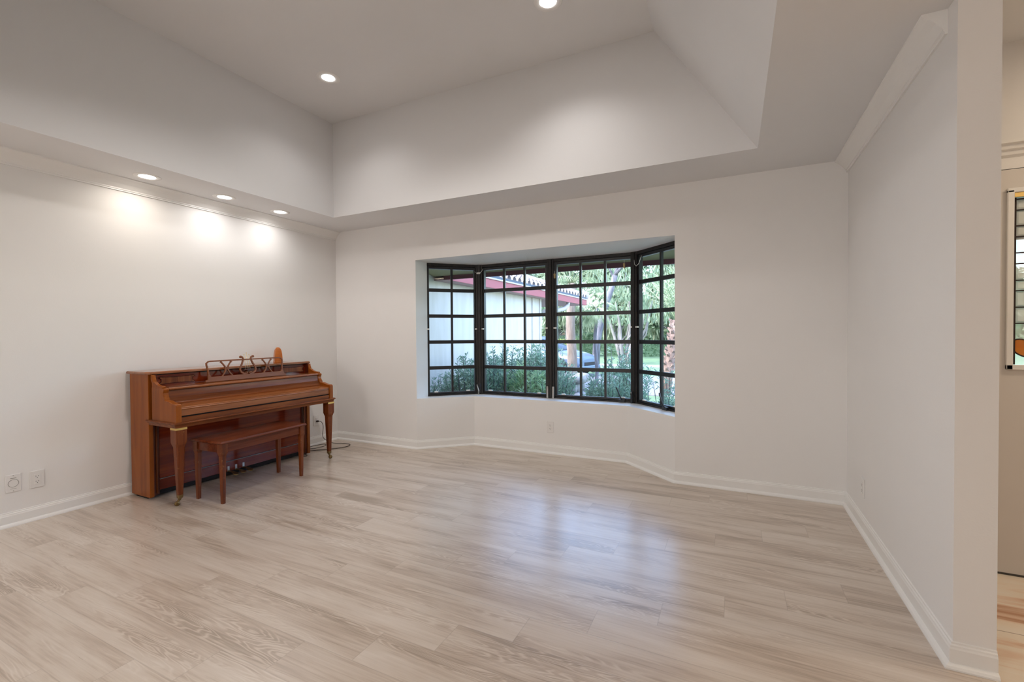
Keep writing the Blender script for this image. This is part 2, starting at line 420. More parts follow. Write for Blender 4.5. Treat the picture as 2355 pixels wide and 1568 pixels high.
struct('baseboard_foyer', run(MB(), [(PX, PY + .12), (PX, -.79)], [(0, 0), (.012, 0), (.012, .085), (.004, .10), (0, .10)], 1).box(PX, 5.29, -.805, -.79, 0, .1), M['trim'], 'white baseboard on the entry side of the pillar', 'baseboard')
# crown mouldings: (distance from wall, z)
CP = [(0, H), (.078, H), (.078, H - .008), (.070, H - .012), (.058, H - .022), (.036, H - .044), (.020, H - .064), (.013, H - .072), (.013, H - .080), (.009, H - .083), (.009, H - .092), (0, H - .092)]
struct('trim_2', run(MB(), [(0, YB), (0, -.002)], CP), M['trim'], 'white crown moulding above the piano wall', 'crown moulding')
struct('trim_3', run(MB(), [(W, -.002), (W, PY + .085)], CP), M['trim'], 'white crown moulding on the right wall, cut short before the pillar', 'crown moulding')
struct('trim_4', run(MB(), [(PX, -.79), (8.05, -.79)], [(0, 2.165), (.05, 2.165), (.05, 2.15), (.035, 2.145), (.03, 2.125), (.018, 2.12), (.014, 2.10), (0, 2.09)]), M['trim'], 'white crown ledge above the entry door', 'crown moulding')

# ------------------------------------------------------------------ bay windows
ZB = [.855, 1.145, 1.437, 1.728]
def window(idx, A, B, gA, gB, vbars, crank, label, clip_ends=(True, True)):
    """A,B corner points of this face; gA,gB distance along it where the glass starts and ends"""
    a = Vector(A); b = Vector(B); d = (b - a); L = d.length; d.normalize()
    root = empty('window_%d' % idx, (a.x, a.y, SZ), label, 'window', None, 'structure')
    root.rotation_euler = (0, 0, math.atan2(d.y, d.x))
    z = lambda t: t - SZ
    x0, x1 = gA - .045, gB + .045                        # sash outer
    f = MB()                                             # fixed frame
    f.box(.0, L, -.02, .05, z(SZ), z(.558)).box(.0, L, -.02, .05, z(1.995), z(2.034))
    f.box(x0 - .02, x0 + .006, -.018, .05, z(.556), z(1.997)).box(x1 - .006, x1 + .02, -.018, .05, z(.556), z(1.997))
    f.build('window_frame', M['blackbrown'], root, .002)
    s = MB()
    s.box(x0 + .008, x1 - .008, -.008, .032, z(.560), z(.580)).box(x0 + .008, x1 - .008, -.008, .032, z(1.965), z(1.993))
    s.box(x0 + .008, gA, -.010, .034, z(.560), z(1.993)).box(gB, x1 - .008, -.010, .034, z(.560), z(1.993))
    s.build('sash', M['black'], root, .0015)
    mb = MB()
    for zb in ZB: mb.box(gA, gB, -.002, .026, z(zb - .019), z(zb + .019))
    for vb in vbars: mb.box(vb - .0115, vb + .0115, -.001, .025, z(.580), z(1.965))
    mb.build('muntin_bars', M['black'], root, .001)
    MB().box(gA, gB, .010, .014, z(.58), z(1.965)).build('glass_pane', M['glass'], root)
    for xa in (gA - .034, gB + .004):
        MB().box(xa, xa + .030, -.030, -.009, z(1.283), z(1.298)).build('latch_plate', M['whiteclip'], root, .001)
    for xa in (gA + .05, gB - .10):
        MB().box(xa, xa + .042, -.012, .008, z(.580), z(.592)).build('glazing_clip', M['whiteclip'], root, .001)
    h = MB()
    for zz in (.72, 1.20, 1.26, 1.60, 1.66, 1.88):
        h.lathe([(.003, 0), (.003, -.003)], ((x0 - .006) if idx != 4 else x0 - .006, -.020, z(zz)), 8, 'y')
    h.build('screw_head', M['steel'], root)
    if crank:
        k = MB()
        cx = crank
        k.box(cx - .03, cx + .03, -.045, -.018, z(SZ + .002), z(.572))
        k.tube([(cx, -.04, z(.565)), (cx - .01, -.055, z(.60)), (cx - .035, -.06, z(.66)), (cx - .05, -.055, z(.69))], [.007, .006, .006, .008], 8)
        k.build('crank_handle', M['black'], root, .001)
    lv = MB()
    return root, L
def L_(A, B): return (Vector(B) - Vector(A)).length
l1 = L_(WN[0], WN[1]); l2 = L_(WN[1], WN[2]); l3 = L_(WN[2], WN[3])
MID = 2.4765
w1, _ = window(1, WN[0], WN[1], .035, l1 - .065, [(.035 + l1 - .065) / 2], None, 'left angled casement of the bay, black frame with two by five panes')
w2, _ = window(2, WN[1], (MID, WN[1][1]), .067, MID - WN[1][0] - .066, [.067 + (MID - WN[1][0] - .133) * k / 3 for k in (1, 2)], None, 'left centre casement of the bay, three by five panes before the garage wall')
w3, _ = window(3, (MID, WN[1][1]), WN[2], .064, WN[2][0] - MID - .045, [.064 + (WN[2][0] - MID - .109) * k / 3 for k in (1, 2)], WN[2][0] - MID - .13, 'right centre casement of the bay, three by five panes before the car and lawn')
w4, _ = window(4, WN[2], WN[3], .070, l3 - .01, [.070 + .300], .47, 'right angled casement of the bay, partly hidden by the wall edge')
# posts between the windows
def post(name, x, y, hw, label, ang=0):
    p = MB()
    p.box(-hw, hw, -.03, .05, SZ, HZ).box(-hw * .55, -hw * .45, -.034, -.03, SZ + .01, HZ - .02).box(hw * .45, hw * .55, -.034, -.03, SZ + .01, HZ - .02)
    p.box(-hw * .38, hw * .38, -.040, -.03, SZ + .012, HZ - .01)
    o = p.build(name, M['blackbrown'], None, .002, loc=(x, y, 0)); o.rotation_euler = (0, 0, ang)
    return tag(o, label, 'window post', None, 'structure')
post('trim_5', WN[1][0] + .006, WN[1][1] - .012, .038, 'dark brown post between the left angled and left centre casements', math.radians(22))
post('trim_6', MID, .64, .036, 'black post in the middle of the bay window')
post('trim_7', WN[2][0] - .0, WN[2][1] - .010, .034, 'black post between the right centre and right angled casements', math.radians(-22))
# little things on the posts
def lever(x, y, z, h, m, label, ang=0):
    r = empty('casement_lever', (x, y, z), label, 'window lever')
    r.rotation_euler = (0, 0, ang)
    MB().box(-.010, .010, -.014, 0, 0, h).build('lever_arm', m, r, .002)
    MB().lathe([(.007, 0), (.007, -.006)], (0, -.014, h - .012), 10, 'y').build('pivot', M['steel'], r)
lever(MID - .035, .608, SZ + .002, .125, M['steel'], 'left of the two slim grey levers at the foot of the middle post')
lever(MID + .030, .608, SZ + .002, .125, M['steel'], 'right of the two slim grey levers at the foot of the middle post')
lever(3.335, .594, SZ + .002, .115, M['black'], 'black lever at the foot of the right corner post, camera side', math.radians(-22))
lk_ = empty('casement_lock', (1.600, .598, SZ + .002), 'bent steel lock arm at the foot of the dark left corner post', 'window lock')
MB().box(-.022, .022, -.012, 0, .05, .12).build('lock_body', M['black'], lk_, .003)
MB().tube([(-.02, -.016, .11), (-.006, -.022, .075), (.004, -.02, .04), (.0, -.016, .0)], [.008, .007, .007, .010], 8).build('lock_arm', M['steel'], lk_)
cl_ = empty('cable_clip', (1.604, .590, 1.93), 'small cream clip on a thin wire at the head of the left corner post', 'clip')
MB().lathe([(.004, -.024), (.011, -.018), (.011, .018), (.004, .024)], (0, 0, 0), 12, 'x').build('clip_body', M['whiteclip'], cl_)
MB().tube([(-.05, 0, .02), (-.022, 0, 0), (.022, 0, 0), (.045, 0, .02), (.06, .005, .045)], .0022, 6).build('wire', M['whiteclip'], cl_)
cw = empty('loose_wire', (3.40, .565, 1.88), 'thin white wire looping under the head of the right angled window', 'wire')
MB().tube([(-.045, .03, .09), (-.035, .02, .02), (-.015, .0, .0), (.01, -.01, .02), (.04, -.03, .09)], .0025, 6).build('wire', M['whiteclip'], cw)
for (x, z, lb) in ((MID + .055, 1.845, 'tan cork tag hanging by the left edge of the right centre window'), (3.262, 1.90, 'tan cork tag hanging at the right of the right centre window')):
    r = empty('cork_tag', (x, .598, z), lb, 'tag')
    MB().loft([[(-.007, -.006, -.03), (.006, -.006, -.03), (.006, .006, -.03), (-.007, .006, -.03)], [(-.011, -.008, .02), (.008, -.008, .02), (.008, .008, .02), (-.011, .008, .02)]]).build('tag_body', M['cork'], r, .002)
    MB().tube([(0, 0, .02), (0, .002, .05)], .0015, 6).build('string', M['whiteclip'], r)

# ------------------------------------------------------------------ entry door with leaded glass
dr = empty('door_1', (5.37, -.775, 0), 'white front door with a leaded glass panel, beyond the pillar', 'door', None, 'structure')
X = lambda x: x - 5.37
d = MB()
d.box(X(5.375), X(5.472), -.02, .03, .008, 2.03).box(X(6.23), X(6.355), -.02, .03, .008, 2.03)
d.box(X(5.472), X(6.23), -.02, .03, .008, 1.055).box(X(5.472), X(6.23), -.02, .03, 1.918, 2.03)
d.build('door_leaf', M['door'], dr)
g = MB()
for (a, b, c_, e) in ((5.455, 5.480, 1.035, 1.925), (6.222, 6.247, 1.035, 1.925)): g.box(X(a), X(b), -.034, -.02, c_, e)
g.box(X(5.455), X(6.247), -.034, -.02, 1.035, 1.060); g.box(X(5.455), X(6.247), -.034, -.02, 1.912, 1.935)
g.build('glass_moulding', M['trim'], dr, .003)
MB().box(X(5.482), X(6.22), -.026, -.018, 1.889, 1.912).build('glazing_bar', M['brass'], dr, .001)
MB().box(X(5.38), X(6.35), -.022, .02, .0, .010).build('door_sweep', M['slot'], dr)
zv = lambda v: 1.911 - (v - 445) * .002166
lead = MB(); LX = 5.4935; RX = 6.2065
for xx in (LX, RX): lead.box(X(xx - .0038), X(xx + .0038), -.006, .004, 1.06, 1.89)
for v_ in (458, 483, 519, 544, 581, 606, 644, 668, 706, 743): lead.box(X(LX), X(5.60), -.004, .004, zv(v_) - .003, zv(v_) + .003); lead.box(X(6.10), X(RX), -.004, .004, zv(v_) - .003, zv(v_) + .003)
for xx in (5.60, 6.10): lead.box(X(xx - .0025), X(xx + .0025), -.004, .004, 1.06, 1.89)
for v_ in (483, 557, 632, 707): lead.box(X(5.478), X(LX), -.004, .004, zv(v_) - .003, zv(v_) + .003); lead.box(X(RX), X(6.222), -.004, .004, zv(v_) - .003, zv(v_) + .003)
def ell(cx, cz, rx, rz, ang, y, n=28):
    return [(cx + rx * math.cos(2 * PI * k / n) * math.cos(ang) - rz * math.sin(2 * PI * k / n) * math.sin(ang), y, cz + rx * math.cos(2 * PI * k / n) * math.sin(ang) + rz * math.sin(2 * PI * k / n) * math.cos(ang)) for k in range(n)]
EC = (X(5.530), zv(800)); ea = math.radians(-42)
ring = ell(EC[0], EC[1], .052, .036, ea, 0); lead.tube(ring + ring[:2], .0042, 6)
ring = ell(X(6.17), EC[1], .052, .036, -ea, 0); lead.tube(ring + ring[:2], .0042, 6)
lead.build('lead_came', M['lead'], dr)
MB().add([(X(5.478), .005, 1.06), (X(6.222), .005, 1.06), (X(6.222), .005, 1.889), (X(5.478), .005, 1.889)], [(0, 1, 2, 3)]).build('glass_pane', M['frost'], dr)
am = MB()
for cx, aa in ((EC[0], ea), (X(6.17), -ea)):
    am.loft([ell(cx, EC[1], .050, .034, aa, -.003), ell(cx, EC[1], .050, .034, aa, .0035)])
am.build('amber_petal', M['amber'], dr)
# bevelled pieces
bv = MB(); vs = [458, 483, 519, 544, 581, 606, 644, 668, 706, 743]
for a_, b_ in zip(vs[:-1], vs[1:]):
    for xa, xb in ((LX + .006, 5.594), (6.106, RX - .006)):
        zt, zb = zv(a_) - .004, zv(b_) + .004; i = .008
        bv.loft([[(X(xa), .004, zb), (X(xb), .004, zb), (X(xb), .004, zt), (X(xa), .004, zt)], [(X(xa + i), 0, zb + i), (X(xb - i), 0, zb + i), (X(xb - i), 0, zt - i), (X(xa + i), 0, zt - i)]])
bv.build('bevelled_glass', M['frost'], dr)

# ------------------------------------------------------------------ lamps
def downlight(x, y, z, r_out, r_in, lensm, label, power, colr, spot=150, blend=.6, size=.05, group=None, gimbal=False):
    t = empty('recessed_light', (x, y, z), label, 'ceiling light', group)
    tr_ = MB()
    n = 40; prof = [(r_in, .004), (r_in + .004, -.004), (r_out - .006, -.005), (r_out, -.001), (r_out, .0)]
    rings = []
    for (r, h) in prof + [(r_in, 0.0)]:
        rings.append([(r * math.cos(2 * PI * k / n), r * math.sin(2 * PI * k / n), h) for k in range(n)])
    rings.append(rings[0]); tr_.loft(rings, False, True)
    tr_.build('trim_ring', M['trim'], t)
    MB().lathe([(r_in * .99, -.0005), (r_in * .99, -.0015), (r_in * .8, -.003), (r_in * .4, -.004), (.002, -.0045)], (0, 0, 0), 32).build('lens', lensm, t)
    if gimbal:
        ld = bpy.data.lights.new('puck', 'AREA'); ld.shape = 'DISK'; ld.size = r_in * 1.9; ld.energy = power; ld.color = colr; ld.spread = math.radians(spot)
        lo = bpy.data.objects.new('puck', ld); C.objects.link(lo); lo.location = (0, 0, -.0065); lo.parent = t
        return t
    ld = bpy.data.lights.new('spot', 'SPOT'); ld.energy = power; ld.color = colr; ld.spot_size = math.radians(spot); ld.spot_blend = blend; ld.shadow_soft_size = size
    lo = bpy.data.objects.new('spot', ld); C.objects.link(lo); lo.location = (0, 0, -.05); lo.parent = t
    return t
WARM = (1, .80, .58); NEU = (1, .955, .92); COOL = (1, .965, .94)
PT, PS, PC = 14, 1.6, 64
downlight(1.166, -1.135, HT, .095, .052, M['lenscool'], 'lit recessed light in the raised tray, nearer the piano', PT, NEU, 136, .9, .05)
downlight(3.143, -1.125, HT, .095, .054, M['lenscool'], 'lit recessed light in the raised tray, cut off by the top of the photo', PT * 1.7, NEU, 136, .9, .05)
for yy, cc, lm, lb in ((-2.03, (1, .90, .78), M['lensglow'], 'first of three lit gimbal lights above the piano, nearest the camera'), (-1.45, COOL, M['lenscool'], 'middle one of three lit gimbal lights above the piano'), (-.91, COOL, M['lenscool'], 'farthest of three lit gimbal lights above the piano, next to the corner')):
    downlight(.243, yy, H, .088, .052, lm, lb, PS, cc, 160, 1.0, .02, 'gimbal lights above the piano', True)
# round flush lamp in the middle of the tray, above the picture
fl = empty('flush_ceiling_lamp', (2.13, -2.05, HT), 'round flush lamp in the middle of the raised tray, above the frame', 'ceiling light')
MB().lathe([(.10, 0), (.10, -.02), (.085, -.025)], (0, 0, 0), 32).build('lamp_base', M['trim'], fl)
MB().lathe([(.08, -.025), (.075, -.045), (.045, -.058), (.003, -.062)], (0, 0, 0), 32).build('lamp_shade', M['lenscool'], fl)
ld = bpy.data.lights.new('centre', 'SPOT'); ld.energy = PC; ld.color = (1, .95, .90); ld.shadow_soft_size = .06; ld.spot_size = math.radians(150); ld.spot_blend = .6
lo = bpy.data.objects.new('centre', ld); C.objects.link(lo); lo.location = (0, 0, -.12); lo.parent = fl
# unseen lights added: fill behind the camera, warm light for the entry hall
def lamp(x, y, z, e, c, s=.3):
    ld = bpy.data.lights.new('room_lamp', 'AREA'); ld.shape = 'DISK'; ld.size = s; ld.energy = e; ld.color = c
    lo = bpy.data.objects.new('room_lamp', ld); C.objects.link(lo); lo.location = (x, y, z)
lamp(2.2, -5.6, H - .02, 12, (1, .97, .96))
ld = bpy.data.lights.new('standing_lamp_bulb', 'POINT'); ld.energy = 74; ld.color = (1, .95, .91); ld.shadow_soft_size = .3  # unseen point fill added behind the camera to lift the ambient light
lo = bpy.data.objects.new('standing_lamp_bulb', ld); C.objects.link(lo); lo.location = (2.2, -7.0, 1.75)
lamp(6.4, -3.4, 2.64, 6, WARM); lamp(6.3, -1.5, 2.64, 12, WARM)

# ------------------------------------------------------------------ outlets
def outlet_obj(loc, rotz, label, kind, group=None, w=.072, h=.115):
    r = empty('wall_outlet' if kind != 'switch' else 'switch_plate', loc, label, 'outlet' if kind != 'switch' else 'switch', group)
    r.rotation_euler = (0, 0, rotz)                  # local +x looks into the room, y along wall, z up
    MB().box(0, .006, -w / 2, w / 2, 0, h).build('cover_plate', M['plate'], r, .0025)
    if kind == 'duplex':
        MB().box(.006, .0085, -.017, .017, h / 2 - .034, h / 2 + .034).build('receptacle', M['plate'], r, .001)
        s = MB()
        for zc in (h / 2 - .018, h / 2 + .016):
            s.box(.0083, .0089, -.008, -.0058, zc, zc + .008).box(.0083, .0089, .0058, .008, zc, zc + .008)
            s.lathe([(.0024, .0083), (.0024, .0089)], (0, 0, zc - .006), 10, 'x')
        s.build('slot', M['slot'], r)
    if kind == 'round':
        s = MB(); n = 32; rr = []
        for (rad, hh) in ((.026, .006), (.0255, .0072), (.0235, .0072), (.023, .006)):
            rr.append([(hh, rad * math.cos(2 * PI * k / n), h / 2 + rad * math.sin(2 * PI * k / n)) for k in range(n)])
        s.loft(rr, False, True); s.build('round_cover', M['steel'], r)
        MB().box(.006, .0068, -.014, .014, h / 2 + .031, h / 2 + .035).build('slot_line', M['steel'], r)
        MB().box(.006, .0068, -.014, .014, h / 2 - .037, h / 2 - .035).build('slot_line', M['steel'], r)
        MB().lathe([(.003, .006), (.003, .0072)], (0, 0, .008), 10, 'x').build('screw_head', M['steel'], r)
        MB().lathe([(.003, .006), (.003, .0072)], (0, 0, h - .008), 10, 'x').build('screw_head', M['steel'], r)
    if kind == 'switch':
        MB().box(.006, .010, -.016, .016, h / 2 - .033, h / 2 + .033).build('rocker', M['plate'], r, .001)
    return r
outlet_obj((0, -2.706, .220), 0, 'white plate with a round cover, leftmost on the wall low beside the piano', 'round')
outlet_obj((0, -2.593, .216), 0, 'white duplex outlet low on the piano wall, right of the round plate', 'duplex')
outlet_obj((0, -2.792, 1.097), 0, 'white switch plate high on the piano wall at the left edge', 'switch')
outlet_obj((0, -.312, .213), 0, 'white outlet with a brown plug, behind the piano in the corner', 'duplex')
outlet_obj((2.543, .42, .216), -PI / 2, 'white outlet on the knee wall under the bay window', 'duplex')
outlet_obj((W, -.455, .205), PI, 'white outlet low on the right wall seen almost edge on', 'duplex')

# ------------------------------------------------------------------ piano (local frame = world, origin at its base)
PO = Vector((.03, -1.355, 0))
pn = empty('console_piano', PO, 'glossy mahogany console piano standing against the left wall', 'piano')
def pb(mb, name, m, parent=pn, bevel=.002, off=PO):
    mb.v = [(x - off.x, y - off.y, z - off.z) for x, y, z in mb.v]
    if parent is not pn:
        pass
    return mb.build(name, m, parent, bevel)
Y0, Y1 = -2.07, -.632
ZT = .948
for (a, b) in ((Y0, Y0 + .030), (Y1 - .030, Y1)):
    pb(MB().prism([(.028, .012), (.286, .012), (.286, ZT - .004), (.028, ZT - .004)], a, b), 'side_panel', M['woodX'])
    cst = pb(MB().box(.08, .24, a + .006, b - .006, 0, .012), 'glide', M['felt'], bevel=0)
pb(MB().box(.03, .05, Y0 + .03, Y1 - .03, .03, ZT - .01), 'back_board', M['woodDark'])
# lid
lid = MB(); lx0, lx1, ly0, ly1 = .012, .306, Y0 - .016, Y1 + .016
lid.loft([[(lx0, ly0, ZT - .004), (lx1 - .030, ly0, ZT - .004), (lx1, ly0 + .022, ZT - .004), (lx1, ly1 - .022, ZT - .004), (lx1 - .030, ly1, ZT - .004), (lx0, ly1, ZT - .004)],
          [(lx0, ly0, ZT + .010), (lx1 - .030, ly0, ZT + .010), (lx1, ly0 + .022, ZT + .010), (lx1, ly1 - .022, ZT + .010), (lx1 - .030, ly1, ZT + .010), (lx0, ly1, ZT + .010)],
          [(lx0, ly0 + .006, ZT + .016), (lx1 - .034, ly0 + .006, ZT + .016), (lx1 - .008, ly0 + .026, ZT + .016), (lx1 - .008, ly1 - .026, ZT + .016), (lx1 - .034, ly1 - .006, ZT + .016), (lx0, ly1 - .006, ZT + .016)]])
pb(lid, 'lid', M['woodLid'], bevel=.0015)
# upper front panel
up = pb(MB().box(.262, .280, Y0 + .03, Y1 - .03, .835, ZT - .012), 'upper_front_panel', M['woodRed'], bevel=0)
pb(MB().box(.262, .286, Y0 + .03, Y1 - .03, ZT - .012, ZT - .004), 'shadow_gap', M['felt'], bevel=0)  # black strip stands in for the shade under the lid
def scroll(yc, half, zc, hh):
    """moulded inset: rectangle with pinched long sides and notched ends"""
    pts = []
    N = 10
    for k in range(N + 1):
        t = -1 + 2 * k / N; pts.append((yc + half * t, zc + hh * (.78 + .22 * t * t)))
    pts += [(yc + half + .010, zc + hh * .72), (yc + half - .006, zc + hh * .35), (yc + half - .006, zc - hh * .35), (yc + half + .010, zc - hh * .72)]
    for k in range(N + 1):
        t = 1 - 2 * k / N; pts.append((yc + half * t, zc - hh * (.78 + .22 * t * t)))
    pts += [(yc - half - .010, zc - hh * .72), (yc - half + .006, zc - hh * .35), (yc - half + .006, zc + hh * .35), (yc - half - .010, zc + hh * .72)]
    return pts
for yc in (-1.868, -.822):
    p = scroll(yc, .118, .890, .029)
    ins = MB().prism(p, .279, .2835, 'x')
    ip = pb(ins, 'inset_panel', M['woodZ'], up, .001)
    gr = MB(); rr = [(0.2835 - PO.x, y - PO.y, z) for y, z in p]; gr.tube(rr + rr[:2], .0032, 6)
    gr.build('groove_moulding', M['felt'] if False else M['woodDark'], ip)
# arms (cheeks)
AX = .632
arm = [(.316, .572), (AX, .572), (AX, .722), (AX - .004, .733), (AX - .014, .738), (AX - .050, .741), (.562, .746), (.542, .752), (.520, .758), (.500, .757), (.489, .760), (.487, .768),
       (.478, .782), (.470, .796), (.468, .812), (.474, .826), (.478, .838), (.470, .845), (.452, .848), (.316, .848)]
chk = [(.316, .846), (.452, .846), (.458, .852), (.454, .860), (.440, .862), (.405, .864), (.375, .872), (.352, .884), (.342, .889), (.334, .888), (.330, .902), (.322, .920), (.318, .940), (.300, .940), (.300, .90), (.316, .88)]
for (a, b) in ((Y0 + .008, Y0 + .046), (Y1 - .046, Y1 - .008)):
    pb(MB().box(.25, .318, a + .020 if a < -1.5 else a + .002, b - .002 if a < -1.5 else b - .020, .57, .942), 'dark_stile', M['woodDark'], bevel=0)  # dark filler stands in for the shaded gap between side panel and arm
    ar = pb(MB().prism(arm, a, b), 'arm', M['woodX'], bevel=.003)
    a2, b2 = (a + .002, b - .010) if a < -1.5 else (a + .010, b - .002)
    pb(MB().prism(chk, a2, b2), 'cheek_scroll', M['woodX'], ar, .003)
IY0, IY1 = Y0 + .046, Y1 - .046
# ledge
pb(MB().prism([(.262, .828), (.466, .828), (.474, .832), (.478, .838), (.474, .845), (.466, .848), (.262, .848)], IY0 - .0, IY1 + .0), 'ledge', M['woodLid'], bevel=.003)
# fallboard (closed): curved front and flat lid with nosing
fb = [(.440, .828), (.462, .826), (.464, .80), (.469, .775), (.480, .752), (.498, .736), (.520, .728), (.500, .715), (.44, .715)]
pb(MB().prism(fb, IY0, IY1, smooth=False), 'fallboard', M['woodY'], bevel=.001)
kl = [(.505, .716), (.515, .728), (.594, .716), (.612, .713), (.618, .708), (.616, .703), (.622, .701), (.623, .696), (.619, .692), (.619, .648), (.505, .648)]
pb(MB().prism(kl, IY0, IY1), 'key_lid', M['woodLid'], bevel=.002)
pb(MB().box(.50, .610, IY0, IY1, .628, .650), 'lid_gap', M['felt'], bevel=0)  # black fill stands in for the shade in the slot below the key lid
pb(MB().box(.50, .622, IY0, IY1, .604, .638), 'key_slip', M['woodY'], bevel=.0015)
# keybed with moulded edge
kb = [(.262, .604), (AX + .004, .604), (AX + .012, .600), (AX + .014, .594), (AX + .006, .590), (AX + .006, .585), (AX + .002, .568), (.262, .568)]
kbm = MB()
yl, yr = Y0 - .002, Y1 + .002
def ringk(e, z): return [(.262, yl - e, z), (AX + .004 + e, yl - e, z), (AX + .004 + e, yr + e, z), (.262, yr + e, z)]
kbm.loft([ringk(-.004, .566), ringk(-.002, .584), ringk(.002, .586), ringk(.002, .590), ringk(.010, .594), ringk(.010, .600), ringk(.002, .605)])
pb(kbm, 'keybed', M['woodY'], bevel=.001)
# knee panel, base rail and pilasters
kp = pb(MB().box(.236, .254, Y0 + .082, Y1 - .082, .135, .566), 'knee_panel', M['woodRed'], bevel=.001)
pb(MB().box(.236, .258, Y0 + .082, Y1 - .082, .1285, .131), 'silver_bead', M['steel'], bevel=.001)
pb(MB().box(.225, .252, Y0 + .082, Y1 - .082, .045, .128), 'base_rail', M['woodRed'], bevel=.001)
pb(MB().box(.16, .250, Y0 + .05, Y1 - .05, .012, .045), 'toe_rail', M['felt'], bevel=.002)
for (a, b) in ((Y0 + .032, Y0 + .080), (Y1 - .080, Y1 - .032)):
    out = a < -1.5
    pl = [(.21, a), (.276, a) if out else (.256, a), (.256, b) if out else (.276, b), (.21, b)]
    pb(MB().prism(pl, .014, .566, 'z'), 'pilaster', M['woodDark'], bevel=.003)
    yy = (a + b) / 2
    pb(MB().tube([(.268, yy, .03), (.268, yy, .55)], .006, 8), 'pilaster_bead', M['woodZ'], bevel=0)
# legs
def leg(yc, x, side):
    r_ = lambda hx, z, dx=0, dy=0: [(x + dx - hx, yc + dy - hx, z), (x + dx + hx, yc + dy - hx, z), (x + dx + hx, yc + dy + hx, z), (x + dx - hx, yc + dy + hx, z)]
    def r8(h, c, z): return [(x - h + c, yc - h, z), (x + h - c, yc - h, z), (x + h, yc - h + c, z), (x + h, yc + h - c, z), (x + h - c, yc + h, z), (x - h + c, yc + h, z), (x - h, yc + h - c, z), (x - h, yc - h + c, z)]
    l = MB(); l.loft([r8(.037, .002, .551), r8(.037, .003, .46), r8(.036, .010, .445), r8(.029, .008, .425), r8(.028, .007, .41), r8(.016, .004, .062)])
    lg = pb(l, 'leg', M['woodLeg'], bevel=.001)
    pb(MB().loft([r_(.0375, .566), r_(.0375, .551)]), 'brass_collar', M['brass'], lg, 0)
    f = MB(); f.loft([r8(.0168, .004, .075), r8(.0155, .004, .052)]); pb(f, 'ferrule', M['oldbrass'], lg, 0)
    dx, dy = side
    c = MB()
    c.lathe([(.007, .052), (.012, .049), (.012, .045), (.008, .042), (.008, .036)], (x, yc, 0), 14)
    c.tube([(x, yc, .042), (x + dx * .5, yc + dy * .5, .035), (x + dx, yc + dy, .018)], [.009, .008, .006], 8)
    c.lathe([(.004, -.010), (.015, -.010), (.0165, -.006), (.0165, .006), (.015, .010), (.004, .010)], (x + dx, yc + dy, .0165), 18, 'x')
    pb(c, 'caster', M['oldbrass'], lg, 0)
leg(-2.030, .600, (.006, -.022)); leg(-.670, .600, (.012, .004))
# pedals
for yy in (-1.460, -1.392, -1.325):
    p = MB()
    p.loft([[(.245, yy - .008, .040), (.245, yy + .008, .040), (.245, yy + .008, .052), (.245, yy - .008, .052)],
            [(.30, yy - .008, .042), (.30, yy + .008, .042), (.30, yy + .008, .052), (.30, yy - .008, .052)],
            [(.33, yy - .016, .036), (.33, yy + .016, .036), (.33, yy + .016, .046), (.33, yy - .016, .046)],
            [(.36, yy - .022, .030), (.36, yy + .022, .030), (.36, yy + .022, .040), (.36, yy - .022, .040)],
            [(.378, yy - .012, .028), (.378, yy + .012, .028), (.378, yy + .012, .036), (.378, yy - .012, .036)]])
    pd = pb(p, 'pedal', M['oldbrass'], bevel=.002)
    pb(MB().box(.250, .256, yy - .009, yy + .009, .045, .088), 'pedal_bracket', M['steel'], pd, .001)
# music desk: flat fretwork board, leaning back
dk = empty('music_desk', (0, 0, 0), '', '')
del dk['label']
dk.parent = pn; dk.location = (.345 - PO.x, -1.325 - PO.y, .849); dk.rotation_euler = (0, math.radians(-8), 0)
TH = .012
def dpoly(pts, name, m=None, x0=0, x1=TH, parent=dk, bevel=.0015):
    return MB().prism([(a, b) for a, b in pts], x0, x1, 'x').build(name, m or M['woodDesk'], parent, bevel)
def thick(path, w):
    """polyline in (y,z) widened to a band; w number or list"""
    n = len(path); ws = w if isinstance(w, list) else [w] * n; Lp, Rp = [], []
    for i, p in enumerate(path):
        a = Vector(path[max(i - 1, 0)]); b = Vector(path[min(i + 1, n - 1)]); d = (b - a).normalized(); nn = Vector((-d.y, d.x))
        Lp.append((p[0] + nn.x * ws[i] / 2, p[1] + nn.y * ws[i] / 2)); Rp.append((p[0] - nn.x * ws[i] / 2, p[1] - nn.y * ws[i] / 2))
    return Lp, Rp
def band(mb, path, w, x0=0, x1=TH):
    Lp, Rp = thick(path, w); rings = [[(x0, l[0], l[1]), (x1, l[0], l[1]), (x1, r[0], r[1]), (x0, r[0], r[1])] for l, r in zip(Lp, Rp)]
    mb.loft(rings)
dpoly([(-.372, 0), (.372, 0), (.372, .012), (.366, .018), (.352, .020), (.350, .036), (.340, .042), (-.340, .042), (-.350, .036), (-.352, .020), (-.366, .018), (-.372, .012)], 'desk_board')
m_ = MB()
band(m_, [(-.336, .040), (-.340, .060), (-.343, .10), (-.350, .142), (-.350, .156), (-.333, .170), (-.315, .172), (.315, .172), (.332, .168), (.346, .154), (.346, .142), (.340, .10), (.336, .060), (.332, .040)],
     [.030, .013, .011, .011, .011, .011, .011, .011, .011, .011, .011, .011, .013, .030])
m_.build('desk_frame', M['woodDesk'], dk, .001)
